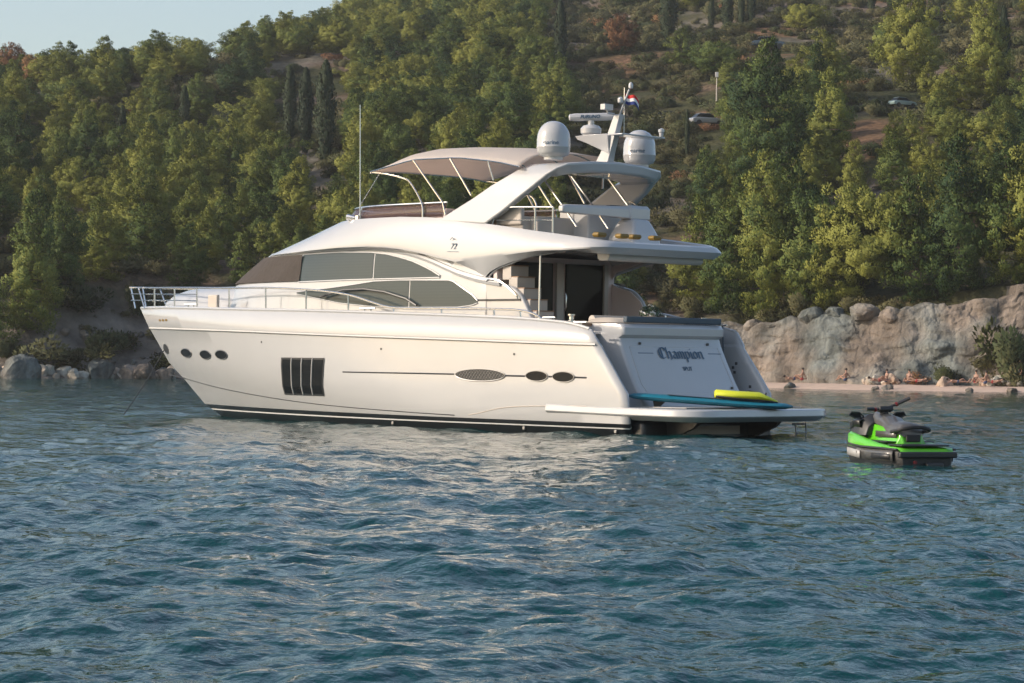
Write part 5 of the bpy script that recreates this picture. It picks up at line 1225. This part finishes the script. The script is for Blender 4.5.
for k_,(px,dd,s_) in enumerate(((845,13,1.1),(870,13,.9),(897,13,1.2),(930,12.5,1.1),(955,12.6,1.3),(985,12.4,.9),(782,13,1.2),(825,13.5,1.0),(745,14,1.3),(1015,12.5,1.2))):
    yy=float(shore(gpt(px,0,170)))+dd; x=gpt(px,0,yy); o=bpy.data.objects.new('shrub',SM[k_%5]); C.objects.link(o); o.location=(x,yy,float(terr(x,yy))-.1); o.scale=(s_,s_,s_*.9); o.rotation_euler=(0,0,k_); tag(o,'low green shrub spilling over the rim of the cliff under the pines','shrub','shrubs along the rim of the cliff')
# ---- street lamps, parked cars, roadside things seen through the trees
def lamp(px,yt,yb,Yd,label):
    x=gpt(px,0,Yd); z=float(terr(x,Yd)); h=(yb-yt)/2600*Yd+1.2; t=empty('street_lamp',(x,Yd,z-.2),0,label,'street lamp')
    b=MB(); b.tube([(0,0,0),(0,0,h)],[.09,.05],8); b.build('pole',MT['beige'],t); b=MB(); b.box((0,0,h+.1),(.35,.25,.55)); b.build('lamp_head',MT['gel2'],t,bevel=.03)
lamp(714,103,122,285,'grey lamp post on the road above the scrub slope, right of the mast')
def car(px,py,label,col,rz,s=1.0):
    best=min(((abs(project(gpt(px,0,Yd),Yd,float(terr(gpt(px,0,Yd),Yd)))[1]-py),Yd) for Yd in np.arange(185,420,1.0))); Yd=best[1]; x=gpt(px,0,Yd)
    t=empty('parked_car',(x,Yd,float(terr(x,Yd))+.15),rz,label,'car'); b=MB(); pm=mat('car_paint',col,.25,coat=.6)
    prof=[(-2.1,.35),(-2.15,.8),(-1.9,.95),(-1.5,1.0),(1.0,.98),(1.9,.85),(2.12,.65),(2.1,.35)]; b.prism(prof,'xz',-.85,.85); b.build('body',pm,t,bevel=.12)
    b=MB(); b.loft([[(-1.65,y,.98),(-1.15,y*.85,1.42),(.2,y*.85,1.45),(1.0,y,.97)] for y in (.8,-.8)],0,True,True); b.build('window',MT['glass'],t,bevel=.05)
    b=MB(); b.box((-.45,0,1.45),(1.4,1.3,.05)); b.build('roof',pm,t,bevel=.02)
    for wx in (-1.3,1.3):
        for wy in (.8,-.8):
            b=MB(); b.lathe((wx,wy,.34),[(0,-.1),(.33,-.1),(.34,0),(.33,.1),(0,.1)],16,axis='Y'); b.build('wheel',MT['rubber'],t)
    t.scale=(s,s,s)
car(704,128,'silver car parked on the road below the lamp post',(.33,.34,.36),.35,.85)
car(900,110,'pale green grey car half hidden on the track below the isolated pine',(.22,.30,.30),.5,.65)
car(765,50,'dark blue car parked by the upper road near the top of the scrub',(.06,.09,.12),.1)
car(668,127,'dark car parked left of the silver one on the hillside road',(.03,.03,.035),0)
# ================================================================ SEA
def water_mat():
    m=bpy.data.materials.new('sea_water'); m.use_nodes=True; n=m.node_tree; b=n.nodes['Principled BSDF']
    b.inputs['Base Color'].default_value=(.002,.042,.046,1); b.inputs['Roughness'].default_value=.05; b.inputs['IOR'].default_value=1.33; b.inputs['Specular IOR Level'].default_value=.38
    g=n.nodes.new('ShaderNodeNewGeometry')
    hs=None
    for sc,amt,st in ((1.3,.24,(1,.55,1)),(4.0,.10,(1,.7,1)),(11.,.032,(1,.8,1))):
        mp=n.nodes.new('ShaderNodeMapping'); mp.inputs['Scale'].default_value=st; mp.inputs['Rotation'].default_value=(0,0,.25); n.links.new(g.outputs['Position'],mp.inputs['Vector'])
        t=n.nodes.new('ShaderNodeTexNoise'); t.inputs['Scale'].default_value=sc; t.inputs['Detail'].default_value=3; n.links.new(mp.outputs[0],t.inputs['Vector'])
        mu=n.nodes.new('ShaderNodeMath'); mu.operation='MULTIPLY_ADD'; mu.inputs[1].default_value=amt; mu.inputs[2].default_value=0; n.links.new(t.outputs[0],mu.inputs[0])
        if hs: n.links.new(hs.outputs[0],mu.inputs[2])
        hs=mu
    bp=n.nodes.new('ShaderNodeBump'); bp.inputs['Strength'].default_value=1; bp.inputs['Distance'].default_value=.5; n.links.new(hs.outputs[0],bp.inputs['Height']); n.links.new(bp.outputs[0],b.inputs['Normal'])
    return m
ny,nx=760,620
s_=np.linspace(0,1,ny); Yr=1/(1/11.0+(1/190.0-1/11.0)*s_)
_o=1+np.cumsum(.0034*1.055**np.arange(75)); xs=np.concatenate([-_o[::-1],np.linspace(-1,1,nx),_o]); nx=len(xs)
WX=xs[None,:]*(Yr[:,None]*.26+3)+0; WY=np.repeat(Yr[:,None],nx,1)
WZ=np.zeros_like(WX); rg=np.random.default_rng(8)
cell=Yr[:,None]*.26*np.gradient(xs)[None,:]; celly=np.gradient(Yr)[:,None]
for k in range(70):
    lam=.35*(4.5/.35)**rg.uniform(0,1); th=math.pi/2+.5+rg.normal()*.75; kx,ky=math.cos(th)*2*math.pi/lam,math.sin(th)*2*math.pi/lam; a=.0042*lam**.75*rg.uniform(.5,1.3)
    fade=np.clip(lam*abs(1)/(2.5*np.maximum(cell,celly*abs(math.sin(th))))-.6,0,1); ph=kx*WX+ky*WY+rg.uniform(0,6.28)+1.3*vnoise(WX,WY,lam*3,k)
    w_=np.sin(ph); WZ+=a*fade*(w_+.28*np.cos(2*ph))*(1+.6*vnoise(WX,WY,9,k+90))
sea=gridmesh('sea',WX,WY,WZ,water_mat()); tag(sea,kind='structure')
b=MB(); 
for q in ([(-1500,-250,-.13),(1500,-250,-.13),(1500,600,-.13),(-1500,600,-.13)],): b.add(q,[(0,1,2,3)])
o=b.build('water',MT['sea'] if 'sea' in MT else sea.data.materials[0],None,flat=True); tag(o,kind='structure')

# ================================================================ AIR
hz=bpy.data.materials.new('haze'); hz.use_nodes=True; n=hz.node_tree; n.nodes.clear(); ou=n.nodes.new('ShaderNodeOutputMaterial'); pv=n.nodes.new('ShaderNodeVolumePrincipled')
pv.inputs['Color'].default_value=(.95,.95,.93,1); pv.inputs['Density'].default_value=.0002; pv.inputs['Anisotropy'].default_value=.3; n.links.new(pv.outputs[0],ou.inputs['Volume'])
b=MB(); b.box((0,290,64.5),(3200,1200,132)); o=b.build('haze',hz,None,flat=True); tag(o,kind='stuff',label='thin pale evening haze filling the air over the bay and hillside')
